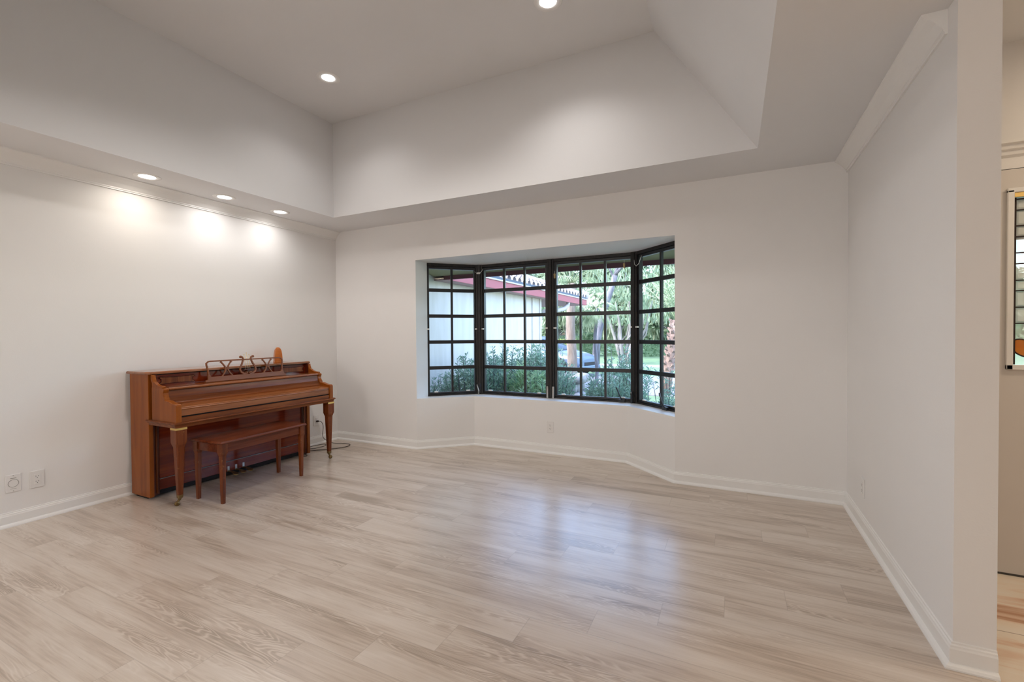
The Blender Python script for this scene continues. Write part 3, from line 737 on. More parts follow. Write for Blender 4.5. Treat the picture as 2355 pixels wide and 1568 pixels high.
for yc in (-.188, .188):
    xm = MB()
    for s_ in (-1, 1):
        band(xm, [(yc + s_ * .042, .170), (yc + s_ * .041, .158), (yc + s_ * .028, .144), (yc + s_ * .015, .124), (yc + s_ * .010, .106), (yc + s_ * .012, .088), (yc + s_ * .022, .066), (yc + s_ * .036, .050), (yc + s_ * .041, .040)],
             [.010, .010, .009, .010, .016, .010, .009, .009, .013])
        band(xm, [(yc + s_ * .034, .160), (yc + s_ * .052, .158)], [.006, .003])
    xm.lathe([(.004, 0), (.013, 0), (.013, TH), (.004, TH)], (0, yc, .105), 14, 'x')
    xm.build('x_fret', M['woodDesk'], dk, .0008)
ly = MB()
for s_ in (-1, 1):
    band(ly, [(s_ * .012, .040), (s_ * .040, .047), (s_ * .064, .062), (s_ * .073, .083), (s_ * .066, .108), (s_ * .050, .135), (s_ * .040, .160), (s_ * .036, .180), (s_ * .042, .194), (s_ * .053, .199)],
         [.014, .016, .015, .014, .013, .012, .012, .012, .013, .012])
    ly.lathe([(.003, 0), (.011, 0), (.011, TH), (.003, TH)], (0, s_ * .056, .196), 14, 'x')
    band(ly, [(s_ * .004, .052), (s_ * .018, .058), (s_ * .034, .060)], [.012, .010, .004])
lyo = ly.build('lyre_fret', M['woodDesk'], dk, .0008)
MB().box(.002, TH + .004, -.038, .038, .078, .084).build('lyre_crossbar', M['woodDark'], lyo, .001)
band(MB(), [(0, .04), (0, .07)], [.02, .004])
ro = MB()
for (yy, h) in ((-.022, .215), (0, .228), (.022, .212)):
    ro.tube([(TH / 2, yy * .9, .083), (TH / 2, yy, h)], .0022, 6); ro.lathe([(.001, h), (.004, h + .002), (.004, h + .005), (.001, h + .007)], (TH / 2, yy, 0), 8)
ro.build('lyre_rod', M['goldrod'], lyo)
MB().prism([(-.09, 0), (0, .10), (0, .094), (-.082, 0)], -.01, .01, 'y').build('desk_strut', M['woodDark'], dk)

# metronome
mt = empty('metronome', (.175, -.905, ZT + .0165), 'orange wooden metronome with rounded top, standing on the piano lid', 'metronome')
mt.rotation_euler = (0, 0, math.radians(-24)); mt.scale = (.88, .88, .98)
def sq(h, z, c=.004, dx=0): return [(-h + c + dx, -h, z), (h - c + dx, -h, z), (h + dx, -h + c, z), (h + dx, h - c, z), (h - c + dx, h, z), (-h + c + dx, h, z), (-h + dx, h - c, z), (-h + dx, -h + c, z)]
MB().loft([sq(.040, .010), sq(.0395, .05), sq(.037, .085), sq(.032, .118, .005), (sq(.025, .138, .006)), sq(.015, .150, .006), sq(.004, .154, .002)]).build('case', M['woodOrange'], mt, .0015)
MB().loft([sq(.042, 0), sq(.042, .009), sq(.040, .0105)]).build('base_plinth', M['woodOrange'], mt, .001)
MB().loft([[(.0405, -.024, .02), (.0405, .024, .02), (.036, .018, .092), (.036, -.018, .092)], [(.042, -.024, .02), (.042, .024, .02), (.0375, .018, .092), (.0375, -.018, .092)]]).build('front_cover', M['woodOrange'], mt, .0006)

# bench
bo = Vector((.712, -1.540, 0))
bn = empty('piano_bench', bo, 'dark mahogany piano bench with thin lid, half under the keyboard', 'bench'); bn.rotation_euler = (0, 0, math.radians(3.0))
hx, hy = .172, .384
def rb(ex, ey, z): return [(-hx - ex, -hy - ey, z), (hx + ex, -hy - ey, z), (hx + ex, hy + ey, z), (-hx - ex, hy + ey, z)]
MB().loft([rb(-.004, -.004, .440), rb(.002, .002, .446), rb(.002, .002, .451), rb(-.003, -.003, .454), rb(-.003, -.003, .457), rb(-.006, -.006, .460)]).build('seat_lid', M['woodBench'], bn, .001)
MB().box(hx - .040, hx - .022, -hy + .03, hy - .03, .375, .440).build('apron', M['woodBench'], bn, .001)
MB().box(-hx + .022, -hx + .040, -hy + .03, hy - .03, .375, .440).build('apron', M['woodBench'], bn, .001)
MB().box(-hx + .03, hx - .03, -hy + .022, -hy + .040, .375, .440).build('apron', M['woodBench'], bn, .001)
MB().box(-hx + .03, hx - .03, hy - .040, hy - .022, .375, .440).build('apron', M['woodBench'], bn, .001)
for sx in (-1, 1):
    for sy in (-1, 1):
        cx, cy = sx * (hx - .034), sy * (hy - .034)
        def rl(h, z, c=.002): return [(cx - h + c, cy - h, z), (cx + h - c, cy - h, z), (cx + h, cy - h + c, z), (cx + h, cy + h - c, z), (cx + h - c, cy + h, z), (cx - h + c, cy + h, z), (cx - h, cy + h - c, z), (cx - h, cy - h + c, z)]
        MB().loft([rl(.024, .440), rl(.024, .375), rl(.023, .365, .006), rl(.0185, .350, .004), rl(.012, 0, .002)]).build('leg', M['woodLeg'], bn, .0008)

# cord
cd = empty('power_cord', (.008, -.31, .262), 'thin brown cord plugged behind the piano and coiled on the floor', 'cord')
o = Vector(cd.location)
def crv(pts, n=8):
    pts = [Vector(p) - o for p in pts]; out = []
    for i in range(len(pts) - 1):
        p0, p1, p2, p3 = pts[max(i - 1, 0)], pts[i], pts[i + 1], pts[min(i + 2, len(pts) - 1)]
        for k in range(n):
            t = k / n
            out.append(.5 * ((2 * p1) + (-p0 + p2) * t + (2 * p0 - 5 * p1 + 4 * p2 - p3) * t * t + (-p0 + 3 * p1 - 3 * p2 + p3) * t ** 3))
    return out + [pts[-1]]
MB().box(0, .026, -.010, .010, -.008, .010).build('plug', M['cord'], cd, .003)
MB().tube(crv([(.03, -.31, .262), (.06, -.29, .255), (.07, -.275, .20), (.065, -.28, .10), (.085, -.26, .05), (.16, -.22, .012), (.27, -.16, .004), (.37, -.17, .004), (.40, -.27, .004), (.33, -.40, .004), (.22, -.52, .004), (.12, -.60, .004), (.07, -.56, .006), (.10, -.45, .02), (.17, -.36, .03), (.20, -.36, .018), (.16, -.44, .006), (.10, -.52, .004), (.05, -.58, .004)]), .0032, 6).build('cable', M['cord'], cd)
cd2 = empty('pedal_cord', (.28, -.70, .30), 'thin dark cord hanging down the right front edge of the piano', 'cord')
o = Vector(cd2.location)
MB().tube(crv([(.262, -.70, .56), (.275, -.705, .40), (.272, -.70, .25), (.285, -.73, .12), (.31, -.76, .02), (.33, -.74, .004), (.32, -.70, .004), (.30, -.72, .03), (.27, -.735, .08)]), .0026, 6).build('cable', M['cord'], cd2)

# ------------------------------------------------------------------ outside
GZ = -.35
struct('ground_lawn', MB().box(-90, 90, .8, 120, GZ - .2, GZ), M['grass'], 'pale green front lawn seen through the bay window', 'lawn')
struct('ground_bed', MB().box(.15, 6.5, .8, 3.2, GZ, GZ + .05), M['mulch'], 'dark planting bed along the foot of the bay window', 'planting bed')
struct('ground_driveway', MB().prism([(-14, 9.5), (9, 7.2), (9, 12.4), (-14, 14.4)], GZ, GZ + .02, 'z'), M['concrete'], 'pale concrete driveway beyond the shrubs, under the car', 'driveway')
struct('ground_sidewalk', MB().box(-60, 40, 17.6, 18.9, GZ, GZ + .03), M['concrete'], 'narrow white sidewalk crossing the lawn', 'sidewalk')
struct('ground_path', MB().prism([(1.5, 5.5), (9, 4.6), (9, 5.9), (1.5, 6.7)], GZ, GZ + .03, 'z'), M['concrete'], 'pale path between lawn and planting bed on the right', 'path')

# own roof: eave in front of the bay
EY, EZ = 1.79, 2.05
ev = empty('roof_eave', (2.5, EY, EZ), 'dark maroon edged roof eave hanging over the bay window', 'eave')
o = Vector(ev.location)
def eb(mb, name, m, parent=ev, bevel=0):
    mb.v = [(x - o.x, y - o.y, z - o.z) for x, y, z in mb.v]; return mb.build(name, m, parent, bevel)
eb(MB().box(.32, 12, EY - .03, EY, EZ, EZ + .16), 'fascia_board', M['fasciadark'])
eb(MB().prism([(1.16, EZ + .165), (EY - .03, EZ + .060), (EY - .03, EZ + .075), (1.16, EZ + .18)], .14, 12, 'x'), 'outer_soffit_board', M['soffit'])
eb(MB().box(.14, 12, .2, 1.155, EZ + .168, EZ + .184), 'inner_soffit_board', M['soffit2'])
eb(MB().prism([(.2, 2.66), (EY + .03, EZ + .16), (EY + .03, EZ + .20), (.1, 3.62), (.1, 3.56), (.2, 2.7)], .14, 12, 'x'), 'roof_deck', M['tile'])
eb(MB().box(-.2, 12, -11, .12, 3.56, 3.64), 'roof_slab', M['tile'])  # unseen roof; its rear overhang is added to keep the sun out

# garage wing of the same house
WX, FX, WY1, FY1 = .125, .385, 6.02, 8.93
gw = empty('garage_wing', (WX, 4, 0), 'cream garage wing with rose red fascia and pale barrel tiles, left outside', 'building')
o = Vector(gw.location); ev_ = gw
def gb(mb, name, m, parent=gw, bevel=0):
    mb.v = [(x - o.x, y - o.y, z - o.z) for x, y, z in mb.v]; return mb.build(name, m, parent, bevel)
gb(MB().box(-6, WX, .2, WY1, GZ, EZ + .3), 'wall', M['stucco'])
gb(MB().box(WX, WX + .03, WY1 - .52, WY1 - .40, GZ, EZ).box(WX, WX + .03, WY1 - .08, WY1, GZ, EZ), 'corner_board', M['stucco'])
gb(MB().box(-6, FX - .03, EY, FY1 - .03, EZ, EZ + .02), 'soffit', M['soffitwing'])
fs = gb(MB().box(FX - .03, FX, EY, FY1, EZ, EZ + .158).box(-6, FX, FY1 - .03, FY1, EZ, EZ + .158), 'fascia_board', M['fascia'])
gb(MB().box(FX, FX + .02, EY + .02, FY1 + .02, EZ + .150, EZ + .178), 'drip_edge', M['driptrim'], bevel=.003)
gb(MB().box(FX - .10, FX + .012, EY + .02, FY1 + .01, EZ + .176, EZ + .225), 'eave_felt', M['tilefelt'])
# tiled slope facing the lawn (rises away from the fascia)
sl = math.tan(math.radians(20)); hipY = FY1
deck = MB(); rz = EZ + .19; xr = -3.2
deck.add([(FX, EY - 1.5, rz), (FX, hipY, rz), (xr, hipY - (FX - xr), rz + (FX - xr) * sl), (xr, EY - 1.5, rz + (FX - xr) * sl)], [(0, 1, 2, 3)])
deck.add([(FX, hipY, rz), (-7, hipY, rz), (xr, hipY - (FX - xr), rz + (FX - xr) * sl)], [(0, 1, 2)])
gb(deck, 'roof_deck', M['tile'])
tl = MB(); pitch = .235; n = 6
yy = EY - 1.3
while yy < hipY - .1:
    lim = min(3.3, hipY - yy)                       # hip limits the length of each row
    for cidx in range(int(lim / .42) + 1):
        x0 = FX + .035 - cidx * .42; x1 = x0 - .46; h0 = .030 + .012; h1 = .012
        r0 = [(x0, yy + .085 * math.cos(PI * k / n), rz + (FX - x0) * sl + h0 + .075 * math.sin(PI * k / n)) for k in range(n + 1)]
        r1 = [(x1, yy + .070 * math.cos(PI * k / n), rz + (FX - x1) * sl + h1 + .058 * math.sin(PI * k / n)) for k in range(n + 1)]
        b = len(tl.v); tl.v += r0 + r1
        for k in range(n): tl.f.append([b + k, b + k + 1, b + n + 2 + k, b + n + 1 + k]); tl.sm.append(True)
        # dark open end is left open; thin rim
    yy += pitch
gb(tl, 'barrel_tiles', M['tile'])
gb(MB().tube([(FX + .02, hipY + .02, rz + .06), (xr, hipY - (FX - xr), rz + (FX - xr) * sl + .07)], .09, 10), 'hip_ridge_tiles', M['tile'])
# downspout elbow under the eave
gb(MB().tube([(FX - .06, 7.45, EZ + .02), (FX - .07, 7.45, EZ - .07), (FX - .12, 7.3, EZ - .17), (FX - .30, 6.9, EZ - .25), (WX - .02, 6.3, EZ - .28)], [.055, .055, .055, .055, .055], 10), 'downspout_elbow', M['driptrim'])

# stone pillar
sp_ = empty('stone_pillar', (1.62, 3.45, GZ), 'stacked grey field stone block outside the right centre window', 'stone block')
def rock(mb, c, r, seed):
    rnd = random.Random(seed); n, m2 = 9, 6; rings = []
    for j in range(m2 + 1):
        t = PI * (j + .001) / (m2 + .002); ring = []
        for i in range(n):
            a = 2 * PI * i / n; q = 1 + rnd.uniform(-.10, .10)
            e = lambda v: math.copysign(abs(v) ** .7, v)
            ring.append((c[0] + r[0] * q * e(math.sin(t)) * e(math.cos(a)), c[1] + r[1] * q * e(math.sin(t)) * e(math.sin(a)), c[2] + r[2] * q * e(math.cos(t))))
        rings.append(ring)
    mb.loft(rings, True, True)
sm = MB(); k = 0
for lay in range(6):
    z = .09 + lay * .145
    for ix in range(3):
        for iy in range(3):
            if ix == 1 and iy == 1: continue
            k += 1; rock(sm, ((ix - 1) * .21 + (.05 if lay % 2 else -.03), (iy - 1) * .21, z), (.125, .125, .085), k)
sm.build('stones', M['stone'], sp_)
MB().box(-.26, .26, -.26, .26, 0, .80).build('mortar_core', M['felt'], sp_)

# plants ---------------------------------------------------------------
def leafq(mb, p, d, ln, w, rnd, fold=.3):
    d = d.normalized(); s = d.cross(Vector((rnd.uniform(-1, 1), rnd.uniform(-1, 1), rnd.uniform(-.3, 1)))).normalized()
    u = s.cross(d) * fold * w
    mb.add([p, p + d * ln * .5 + s * w, p + d * ln, p + d * ln * .5 - s * w], [(0, 1, 2, 3)])
def shrub_mesh(seed, h, r, stems, per, ln=.055, w=.0065):
    rnd = random.Random(seed); st = MB(); lf = MB()
    for k in range(stems):
        a = rnd.uniform(0, 2 * PI); q = r * math.sqrt(rnd.random()); hh = h * rnd.uniform(.76, 1.0) * (1 - .22 * (q / r) ** 2)
        p0 = Vector((q * .45 * math.cos(a), q * .45 * math.sin(a), 0)); p1 = Vector((q * 1.1 * math.cos(a), q * 1.1 * math.sin(a), hh))
        mid = (p0 + p1) / 2 + Vector((rnd.uniform(-.04, .04), rnd.uniform(-.04, .04), 0))
        st.tube([p0, mid, p1], [.008, .006, .002], 5)
        for i in range(per):
            t = rnd.uniform(.12, 1.0); b = (p0 * (1 - t) ** 2 + mid * 2 * t * (1 - t) + p1 * t * t)
            aa = rnd.uniform(0, 2 * PI); out = Vector((math.cos(aa), math.sin(aa), rnd.uniform(.2, 1.3)))
            b = b + Vector((math.cos(aa), math.sin(aa), 0)) * rnd.uniform(0, .05) * (1.2 - t)
            leafq(lf, b, out, ln * rnd.uniform(.7, 1.3), w, rnd)
    return st, lf
protos = {}
def shrub(kind, x, y, s, rz, label, group, z=GZ + .05):
    if kind not in protos:
        if kind == 'dark': st, lf = shrub_mesh(3, 1.30, .31, 34, 125, .062, .0085); m = 'leafdark'
        elif kind == 'bright': st, lf = shrub_mesh(5, 1.15, .28, 28, 100, .09, .009); m = 'leafbright'
        elif kind == 'thin': st, lf = shrub_mesh(8, 1.25, .26, 9, 60, .06, .006); m = 'leafdark'
        r = bpy.data.objects.new('podocarpus_shrub' if kind != 'bright' else 'broadleaf_shrub', None); C.objects.link(r)
        st.build('stems', M['darkbark'], r); lf.build('foliage', M[m], r)
        protos[kind] = r
    else: r = copy_tree(protos[kind])
    r.location = (x, y, z); r.scale = (s, s, s); r.rotation_euler = (0, 0, rz)
    tag(r, label, 'shrub', group); return r
U = 'shrubs under the bay window'
shrub('dark', .50, 1.50, .78, 0, 'low dark shrub outside the left angled window, at its left edge', U)
shrub('dark', .72, 2.15, .94, 1.1, 'dark shrub in the left pane column of the left angled window, near the cream wall', U)
shrub('dark', .88, 1.52, 1.00, 2.0, 'dark dense shrub in the right pane column of the left angled window', U)
shrub('dark', 1.00, 2.45, 1.10, 3.3, 'dark shrub standing behind the left corner post', U)
shrub('dark', 1.24, 1.62, 1.02, 4.4, 'dark shrub in the left pane column of the left centre window', U)
shrub('dark', 1.36, 2.55, 1.12, 5.2, 'dark shrub rising behind the left centre window, left half', U)
shrub('bright', 1.54, 1.85, 1.08, 0, 'lime green shrub in the middle of the left centre window', U)
shrub('dark', 1.66, 2.60, 1.12, 2.4, 'dark shrub just behind the lime green one', U)
shrub('bright', 1.84, 1.60, .98, 2.4, 'bright green shrub left of the middle post', U)
shrub('dark', 1.98, 2.05, .98, .7, 'dark shrub right behind the middle post', U)
shrub('bright', 2.62, 1.72, .84, 1.2, 'bright low shrub right of the stone block', U)
shrub('dark', 2.82, 1.58, .88, 2.6, 'dark shrub in the middle of the right centre window', U)
shrub('dark', 2.92, 2.35, 1.06, 3.9, 'taller dark shrub behind, middle of the right centre window', U)
shrub('thin', 2.74, 2.85, 1.20, .3, 'sparse shrub with bare twigs sticking up before the lawn', U)
shrub('dark', 3.10, 1.55, .78, 5.0, 'low dark shrub at the right of the right centre window', U)
shrub('thin', 3.45, 1.50, 1.00, 1.7, 'thin open shrub in the left pane column of the right angled window', U)
shrub('thin', 3.66, 1.72, 1.08, 4.1, 'twiggy shrub at the far right edge of the bay', U)
shrub('dark', 3.66, 1.28, .74, 2.2, 'low dark shrub at the far right corner of the bay', U)
# arching fern
fn = empty('arching_fern', (3.30, 1.60, GZ + .05), 'pale arching fern low at the right corner post', 'fern')
rnd = random.Random(11); fm = MB()
for k in range(26):
    a = rnd.uniform(0, 2 * PI); L1 = rnd.uniform(.45, .75); up = rnd.uniform(.8, 1.25); pts = []
    for i in range(11):
        t = i / 10; pts.append(Vector((math.cos(a) * L1 * t, math.sin(a) * L1 * t, up * t - .75 * t * t)))
    for i in range(1, 10):
        d_ = (pts[i + 1] - pts[i]).normalized(); sd = d_.cross(Vector((0, 0, 1))).normalized(); ll = .09 * (1 - abs(i / 10 - .5))
        for s_ in (-1, 1): leafq(fm, pts[i], sd * s_ + d_ * .5, ll, .006, rnd)
    fm.tube(pts, .0025, 4)
fm.build('fronds', M['leafpalm'], fn)

# trees
def blob_tree(name, x, y, z0, R, Hc, nleaf, seed, m, label, trunk=None, lsz=.22, weep=False, group=None, tr=.18, bare=False, bk='darkbark'):
    rnd = random.Random(seed); r = empty(name, (x, y, GZ), label, 'tree', group)
    lf = MB(); cl_ = []
    for k in range(26):
        a = rnd.uniform(0, 2 * PI); q = R * math.sqrt(rnd.random()); zz = z0 + (Hc - z0) * rnd.random()
        cl_.append((Vector((q * math.cos(a), q * math.sin(a), zz)), R * rnd.uniform(.22, .42)))
    for i in range(nleaf):
        c, rr = rnd.choice(cl_); d = Vector((rnd.gauss(0, 1), rnd.gauss(0, 1), rnd.gauss(0, .8)))
        p = c + d.normalized() * rr * rnd.random() ** .4
        dirn = Vector((rnd.uniform(-.4, .4), rnd.uniform(-.4, .4), -1)) if weep else Vector((rnd.uniform(-1, 1), rnd.uniform(-1, 1), rnd.uniform(-.6, .6)))
        leafq(lf, p, dirn, lsz * rnd.uniform(.6, 1.5) * (1.6 if weep else 1), lsz * (.13 if weep else .28), rnd)
    lf.build('foliage', M[m], r)
    st = MB(); top = z0 + (Hc - z0) * .6
    st.tube([(0, 0, 0), (rnd.uniform(-.2, .2), 0, z0 * .5 + .3), (0, 0, top)], [tr, tr * .8, tr * .3], 8)
    for c, rr in cl_[:8]: st.tube([(0, 0, z0 * .6 + .5), (c.x * .5, c.y * .5, (z0 + c.z) * .5), tuple(c)], [tr * .45, tr * .3, tr * .1], 6)
    st.build('trunk', M[bk], r)
    return r
G1 = 'garden trees across the lawn'
specs = []
rows = ((25, 1.25, 3.7, (-9.6, -5.9, -2.2, 1.5, 5.2), 7.5, 4600), (31.8, 1.55, 4.6, (-13.4, -8.8, -4.2, .4, 5.0), 9.5, 5000), (39.2, 1.9, 5.6, (-17.5, -11.9, -6.3, -.7, 4.9), 12, 5000))
rn = ('nearest row across the lawn', 'middle row of trees', 'farthest row of trees'); cn = ('leftmost', 'second from the left', 'middle', 'second from the right', 'rightmost')
for ri, (yy, RR, sp, xs_, hh, nl) in enumerate(rows):
    for ci, xx in enumerate(xs_):
        pale = (ri + ci) % 2
        blob_tree('garden_tree', xx, yy, (2.1, 1.7, 1.2)[ri], RR * 1.12, hh, nl, 40 + ri * 7 + ci, 'leafpale' if pale else 'leafgrey',
                  '%s garden tree, %s in the %s' % ('pale drooping' if pale else 'grey green', cn[ci], rn[ri]), weep=bool(pale), group='garden trees across the lawn', lsz=(.30, .42, .62)[ri], bk='whitebark' if pale else 'darkbark', tr=.13)
# leaning dark tree
lt = empty('leaning_tree', (-.50, 14.2, GZ), 'dark slim tree trunk leaning right, forking near the eave', 'tree')
st = MB(); st.tube([(-.35, 0, 0), (-.28, 0, 1.2), (-.05, 0, 2.3), (.30, 0, 3.3), (.48, 0, 3.9)], [.17, .15, .13, .12, .10], 9)
st.tube([(.48, 0, 3.9), (.62, .1, 4.5), (.66, .1, 5.4)], [.07, .06, .03], 7); st.tube([(.46, 0, 3.9), (.9, -.1, 4.35), (1.6, -.1, 4.9), (2.2, 0, 5.2)], [.07, .055, .04, .02], 7)
st.tube([(.42, 0, 3.8), (.15, 0, 4.4), (.05, 0, 5.2)], [.05, .04, .02], 6); st.tube([(.9, -.1, 4.35), (1.5, 0, 4.4), (2.1, .1, 4.3)], [.03, .02, .01], 5)
st.build('trunk', M['darkbark'], lt)
rnd = random.Random(5); lf = MB()
for i in range(1500):
    p = Vector((rnd.uniform(-.8, 2.6), rnd.uniform(-.8, .8), rnd.uniform(4.7, 6.6))); leafq(lf, p, Vector((rnd.uniform(-1, 1), rnd.uniform(-1, 1), rnd.uniform(-1, .3))), .2, .03, rnd)
lf.build('foliage', M['leafgrey'], lt)
# white multi trunk tree
wt = empty('multi_trunk_tree', (-.72, 19.3, GZ), 'pale tree with several bare white trunks beyond the lawn', 'tree')
st = MB()
for (dx, b) in ((-.9, .2), (-.35, -.1), (.15, .1), (.6, -.1), (1.0, .2)):
    st.tube([(dx * .2, b * .2, 0), (dx * .5, b, .9), (dx * .9 + .1, b, 1.8), (dx * 1.3, b, 3.2)], [.12, .09, .07, .04], 7)
    st.tube([(dx * .5, b, .9), (dx * .5 + .5, b, 1.5), (dx * .5 + .7, b, 2.6)], [.05, .04, .02], 6)
st.build('trunk', M['whitebark'], wt)
rnd = random.Random(6); lf = MB()
for i in range(1600):
    p = Vector((rnd.gauss(0, 1.2), rnd.gauss(0, .8), rnd.uniform(2.2, 5.0))); leafq(lf, p, Vector((rnd.uniform(-.4, .4), rnd.uniform(-.4, .4), -1)), .26, .035, rnd)
lf.build('foliage', M['leafgrey'], wt)

# palms
def fan(mb, c, d, R, rnd, n=22, spread=2.6):
    d = d.normalized(); s = d.cross(Vector((.1, .2, 1))).normalized()
    for k in range(n):
        a = (k / (n - 1) - .5) * spread; v_ = (d * math.cos(a) + s * math.sin(a)).normalized(); Lk = R * rnd.uniform(.85, 1.05) * (.75 + .25 * math.cos(a))
        tip = c + v_ * Lk + Vector((0, 0, -.28 * Lk)); mid = c + v_ * Lk * .55 + Vector((0, 0, -.03 * Lk)); w_ = s.cross(v_).normalized()
        w_ = v_.cross(Vector((0, 0, 1))); w_ = (w_.normalized() if w_.length > .01 else s) * .014
        mb.add([c, mid + w_, tip, mid - w_], [(0, 1, 2, 3)])
def fan_palm(name, x, y, h, r0, R, nf, seed, label, bk, droop=0):
    rnd = random.Random(seed); r = empty(name, (x, y, GZ), label, 'palm')
    st = MB(); n = 14; st.tube([(.03 * math.sin(i * .6), 0, h * i / n) for i in range(n + 1)], [r0 * (1.15 - .25 * i / n + (.04 if i % 2 else 0)) for i in range(n + 1)], 10); st.build('trunk', M[bk], r)
    lf = MB(); pt = MB()
    for k in range(nf):
        a = 2 * PI * k / nf + rnd.uniform(-.2, .2); el = rnd.uniform(-.9 if droop else -.3, 1.1)
        d = Vector((math.cos(a) * math.cos(el), math.sin(a) * math.cos(el), math.sin(el))); c = Vector((0, 0, h)) + d * R * .8
        pt.tube([(0, 0, h - .05), tuple(Vector((0, 0, h)) + d * R * .4 + Vector((0, 0, .05))), tuple(c)], [.014, .011, .008], 5)
        fan(lf, c, d + Vector((0, 0, -.35)), R * .75, rnd)
    lf.build('fronds', M['leafpalm'], r); pt.build('petioles', M['leafpalm'], r)
fan_palm('fan_palm', -.77, 10.95, 3.3, .15, 1.0, 26, 3, 'fan palm with straight pale trunk rising past the end of the red eave', 'palmbark')
fan_palm('fan_palm', .46, 9.62, 2.40, .05, .50, 20, 9, 'smaller fan palm with hanging fronds right of the pale palm trunk', 'darkbark', 1)
# feather palm with boots
fp = empty('feather_palm', (2.90, 8.15, GZ), 'feather palm with rusty criss-cross trunk in the right angled window', 'palm')
rnd = random.Random(4); st = MB(); st.tube([(-.22, 0, 0), (-.16, 0, .6), (-.05, 0, 1.3), (.03, 0, 1.9)], [.13, .12, .125, .10], 10)
for k in range(60):
    t = k / 60; a = k * 2.4; c = Vector((-.22 + .25 * t, 0, .25 + 1.65 * t)); d = Vector((math.cos(a), math.sin(a), 0))
    st.loft([[tuple(c + d * .10 + Vector((-d.y * q, d.x * q, zq)) ) for q, zq in ((-.05, -.05), (.05, -.05), (.03, .05), (-.03, .05))], [tuple(c + d * .165 + Vector((-d.y * q, d.x * q, zq))) for q, zq in ((-.025, .03), (.025, .03), (.018, .085), (-.018, .085))]])
st.build('trunk', M['boots'], fp)
lf = MB()
for k in range(22):
    a = k * 2.4; el = rnd.uniform(.7, 1.4); L1 = rnd.uniform(1.4, 2.1); pts = []
    for i in range(15):
        t = i / 14; pts.append(Vector((.03 + math.cos(a) * math.cos(el) * L1 * t, math.sin(a) * math.cos(el) * L1 * t, 1.9 + math.sin(el) * L1 * t - .55 * t * t)))
    lf.tube(pts, [.012 - .0006 * i for i in range(15)], 5)
    for i in range(3, 14):
        d_ = (pts[i + 1] - pts[i]).normalized(); sd = d_.cross(Vector((.1, 0, 1))).normalized()
        for s_ in (-1, 1): leafq(lf, pts[i], sd * s_ + d_ * .8, .34, .011, rnd)
lf.build('fronds', M['leafpalm'], fp)

# hedges
def hedge(x0, x1, y0, y1, h, n, m, label, seed, gz=GZ):
    rnd = random.Random(seed); lf = MB(); r = empty('clipped_hedge', ((x0 + x1) / 2, (y0 + y1) / 2, gz), label, 'hedge')
    cx, cy = (x0 + x1) / 2, (y0 + y1) / 2
    for i in range(n):
        f_ = rnd.random(); x = rnd.uniform(x0, x1) - cx; y = rnd.uniform(y0, y1) - cy; z = rnd.uniform(.02, h)
        if f_ < .45: y = y0 - cy
        elif f_ < .8: z = h
        leafq(lf, Vector((x, y, z + rnd.uniform(-.05, .05))), Vector((rnd.uniform(-1, 1), rnd.uniform(-1, .2), rnd.uniform(-.2, 1))), .13, .035, rnd)
    lf.build('foliage', M[m], r)
    MB().box(x0 - cx + .05, x1 - cx - .05, y0 - cy + .05, y1 - cy - .05, 0, h - .06).build('branches', M['leafhedge2'], r)
hedge(-7.6, -4.0, 20.2, 21.6, 1.15, 2600, 'leafhedge', 'yellow green clipped hedge behind the silver car', 1)
hedge(-5.6, -4.4, 27.3, 28.4, 1.5, 1500, 'leafhedge2', 'dark green clipped bush right of the yellow hedge', 2)
hedge(-4.0, 6, 27.3, 28.4, .95, 4200, 'leafhedge2', 'long low green hedge along the lawn on the right', 3)
hedge(-18, -5.6, 35.4, 36.3, 1.3, 3000, 'leafhedge2', 'far dark hedge in front of the left hand house', 4)

# dense belt of trees closing the view behind the houses
tb = empty('tree_belt', (-8, 58, GZ), 'dense green belt of far trees closing the view behind the street houses', 'trees'); tb['kind'] = 'stuff'
rnd = random.Random(77); lf = MB(); cr = MB()
for i in range(34):
    cx_ = -46 + i * 2.75 + rnd.uniform(-.5, .5); hh_ = rnd.uniform(4.5, 8.5); rr_ = rnd.uniform(1.7, 2.3)
    rock(cr, (cx_, 0, hh_ * .5), (rr_ * .85, 1.6, hh_ * .5), i)
    for k in range(330):
        a = rnd.uniform(0, 2 * PI); t = rnd.random()
        leafq(lf, Vector((cx_ + rr_ * math.cos(a) * rnd.uniform(.6, 1.15), -abs(1.9 * math.sin(a)), hh_ * t)), Vector((rnd.uniform(-1, 1), -.4, rnd.uniform(-1, .6))), .8, .16, rnd)
lf.build('foliage', M['leafgrey'], tb); cr.build('crowns', M['leafhedge2'], tb)
for ch in tb.children: ch['kind'] = 'stuff'

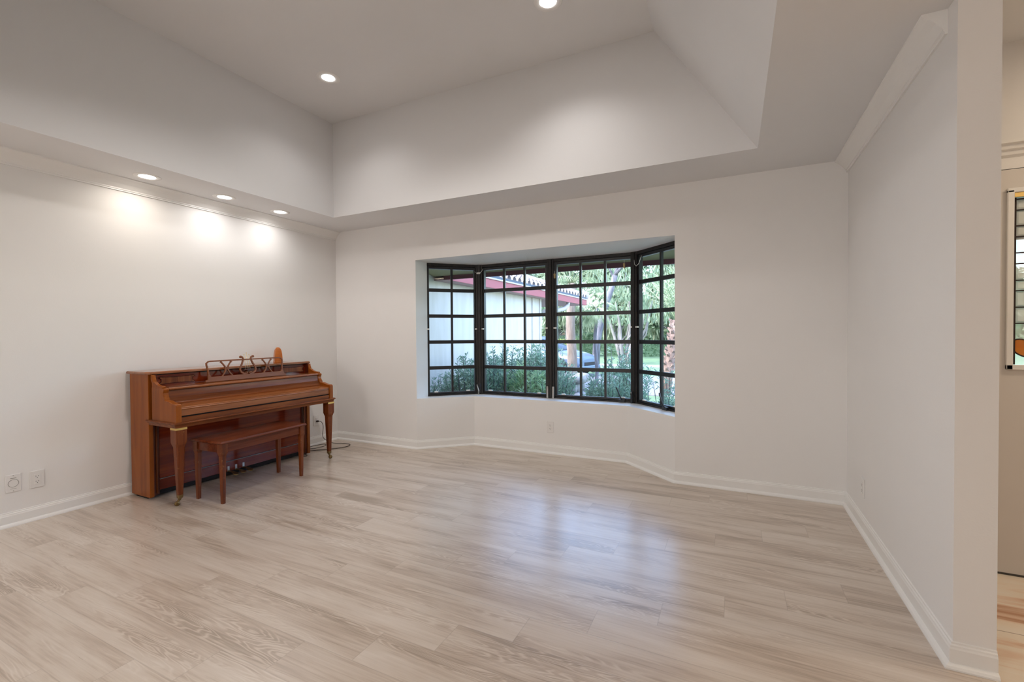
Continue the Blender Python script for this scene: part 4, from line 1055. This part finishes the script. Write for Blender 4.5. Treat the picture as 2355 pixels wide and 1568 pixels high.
# houses across the street
def house(x0, x1, y0, y1, eave, ridge, label, door):
    r = empty('street_house', ((x0 + x1) / 2, (y0 + y1) / 2, GZ), label, 'house', 'houses across the street'); cx, cy = (x0 + x1) / 2, (y0 + y1) / 2
    MB().box(x0 - cx + .7, x1 - cx - .7, y0 - cy + .7, y1 - cy - .7, 0, eave).build('wall', M['rend'], r)
    q = (y1 - y0) / 2
    MB().add([(x0 - cx, y0 - cy, eave), (x1 - cx, y0 - cy, eave), (x1 - cx, y1 - cy, eave), (x0 - cx, y1 - cy, eave), (x0 - cx + q, 0, ridge), (x1 - cx - q, 0, ridge)], [(0, 1, 5, 4), (1, 2, 5), (2, 3, 4, 5), (3, 0, 4), (0, 3, 2, 1)]).build('roof', M['tile2'], r)
    rt = MB(); nn = int((x1 - x0) / .45)
    for i in range(nn):
        xx = x0 - cx + .2 + i * .45
        dlim = min(xx - (x0 - cx), (x1 - cx) - xx, q)
        rt.tube([(xx, y0 - cy, eave + .03), (xx, y0 - cy + dlim, eave + (ridge - eave) * dlim / q + .03)], .09, 6)
    rt.build('roof_tile_rows', M['tile2'], r)
    MB().box(x0 - cx, x1 - cx, y0 - cy - .05, y0 - cy, eave - .28, eave + .02).build('fascia_board', M['driptrim'], r)
    if door:
        dd = MB().box(door[0] - cx, door[1] - cx, y0 - cy + .64, y0 - cy + .70, 0, 1.95).build('garage_door', M['garagedoor'], r)
        g_ = MB()
        for z in (.5, .98, 1.46): g_.box(door[0] - cx, door[1] - cx, y0 - cy + .63, y0 - cy + .64, z, z + .03)
        g_.build('panel_groove', M['carglass'], dd)
    else:
        w_ = MB().box(-cx + x1 - 5.2, -cx + x1 - 3.8, y0 - cy + .66, y0 - cy + .7, .8, 1.7).build('window', M['carglass'], r)
house(-26, -8.3, 44, 54, 2.05, 3.85, 'pale blue house with white roof across the street, left, behind the palm trunk', None)
house(-3.3, 10, 43, 53, 2.15, 4.2, 'pale house with white tiled roof and garage door across the street, on the right', (-2.2, 2.6))
fc = empty('street_fence', (-12, 42.9, GZ), 'dark thin rail fence before the left hand house', 'fence')
f_ = MB(); 
for z in (1.15, 1.40): f_.box(-8, 4.8, 0, .03, z, z + .03)
for i in range(60): f_.box(-8 + i * .217, -8 + i * .217 + .02, 0, .02, .1, 1.4)
for i in range(6): f_.box(-8 + i * 2.4, -8 + i * 2.4 + .09, -.03, .06, 0, 1.55)
f_.build('rails', M['carglass'], fc)

# car ------------------------------------------------------------------
car = empty('parked_car', (-2.62, 12.75, GZ + .02), 'silver blue car parked on the driveway behind the palm trunk', 'car'); car.rotation_euler = (0, 0, math.radians(-14))
Lc, Wc = 4.5, 1.78
sta = [(-2.25, .45, .78, .62), (-2.15, .30, .92, .80), (-1.75, .24, 1.00, .86), (-1.2, .24, 1.02, .88), (-.3, .24, 1.00, .89), (.55, .24, .98, .89), (1.15, .24, .93, .88), (1.7, .24, .84, .84), (2.05, .27, .74, .76), (2.22, .34, .62, .60)]
rings = []
for (x, zb, zt, hw) in sta:
    rings.append([(x, -hw * .94, zb), (x, -hw, zb + .12), (x, -hw, zb + (zt - zb) * .6), (x, -hw * .93, zt - .05), (x, -hw * .70, zt), (x, 0, zt + .025), (x, hw * .70, zt), (x, hw * .93, zt - .05), (x, hw, zb + (zt - zb) * .6), (x, hw, zb + .12), (x, hw * .94, zb)])
cb = MB().loft(rings, True, True).build('body', M['carpaint'], car)
cabin = []
for (x, hw, zt) in ((-2.0, .66, .96), (-1.25, .62, 1.40), (-.2, .62, 1.44), (.45, .60, 1.33), (1.25, .72, .93)):
    cabin.append([(x, -hw, .90), (x, -hw * .96, .93), (x, -hw * .86, zt - .04), (x, -hw * .6, zt), (x, hw * .6, zt), (x, hw * .86, zt - .04), (x, hw * .96, .93), (x, hw, .90)])
MB().loft(cabin, True, True).build('windows', M['carglass'], car)
MB().loft([[(x, -.50, z), (x, .50, z), (x, .50, z + .03), (x, -.50, z + .03)] for x, z in ((-1.3, 1.385), (-.7, 1.43), (-.1, 1.43), (.4, 1.335))]).build('roof_panel', M['carpaint'], car, .01)
for x in (-1.38, 1.38):
    for s_ in (-1, 1):
        w_ = MB().lathe([(.05, -.10), (.30, -.10), (.325, -.06), (.325, .06), (.30, .10), (.05, .10)], (x, s_ * .80, .325), 26, 'y').build('wheel', M['tyre'], car)
        MB().lathe([(.02, s_ * .02), (.20, 0), (.21, s_ * .012), (.02, s_ * .03)], (x, s_ * .895, .325), 20, 'y').build('hub_cap', M['alloy'], w_)
        MB().lathe([(.05, -.02), (.37, -.02), (.37, .02), (.05, .02)], (x, s_ * .875, .34), 24, 'y').build('wheel_arch', M['tyre'], car)
for s_ in (-1, 1): MB().loft([[(1.98, s_ * .80, .62), (2.12, s_ * .55, .60), (2.12, s_ * .55, .70), (1.98, s_ * .80, .74)], [(1.90, s_ * .80, .62), (2.0, s_ * .5, .60), (2.0, s_ * .5, .72), (1.90, s_ * .78, .75)]]).build('headlight', M['headlamp'], car)
MB().box(2.12, 2.235, -.42, .42, .40, .52).build('grille', M['tyre'], car)
MB().box(2.0, 2.27, -.66, .66, .26, .40).build('bumper', M['carpaint'], car, .03)

# ------------------------------------------------------------------ world, sun, camera
w = bpy.data.worlds.new('sky'); S.world = w; w.use_nodes = True; nt = w.node_tree
bg = nt.nodes['Background']; sky = nt.nodes.new('ShaderNodeTexSky'); sky.sky_type = 'NISHITA'; sky.sun_disc = False
sky.sun_elevation = math.radians(48); sky.sun_rotation = math.radians(215); sky.altitude = 0; sky.dust_density = 2.0; sky.ozone_density = 1.0
nt.links.new(sky.outputs[0], bg.inputs[0]); bg.inputs[1].default_value = 1.55
sl_ = bpy.data.lights.new('sun', 'SUN'); sl_.energy = 1.6; sl_.angle = math.radians(1.5); sl_.color = (1, .95, .86)
so = bpy.data.objects.new('sun', sl_); C.objects.link(so)
dv = Vector((-.52, -.42, .78)).normalized()            # towards the sun
so.rotation_euler = dv.to_track_quat('Z', 'Y').to_euler(); so.location = (0, -5, 20)

cam = bpy.data.cameras.new('camera'); co = bpy.data.objects.new('camera', cam); C.objects.link(co)
f = 1042.735; cam.sensor_width = 36; cam.sensor_fit = 'HORIZONTAL'; cam.lens = f / 2355 * 36; cam.clip_start = .05; cam.clip_end = 400
r_, u_, fw = Vector((0.89841799, 0.43908748, -0.00687758)), Vector((-0.00051316, 0.01671115, 0.99986023)), Vector((-0.43914104, 0.89828889, -0.01523892))
u_ = r_.cross(fw); mtx = Matrix((( r_.x, u_.x, -fw.x), (r_.y, u_.y, -fw.y), (r_.z, u_.z, -fw.z))).to_4x4()
mtx.translation = Vector((4.2327, -3.9209, 1.2291)); co.matrix_world = mtx
S.camera = co
vs_ = S.view_settings; vs_.view_transform = 'Standard'; vs_.look = 'None'; vs_.gamma = 1; vs_.use_curve_mapping = False; vs_.exposure = .12
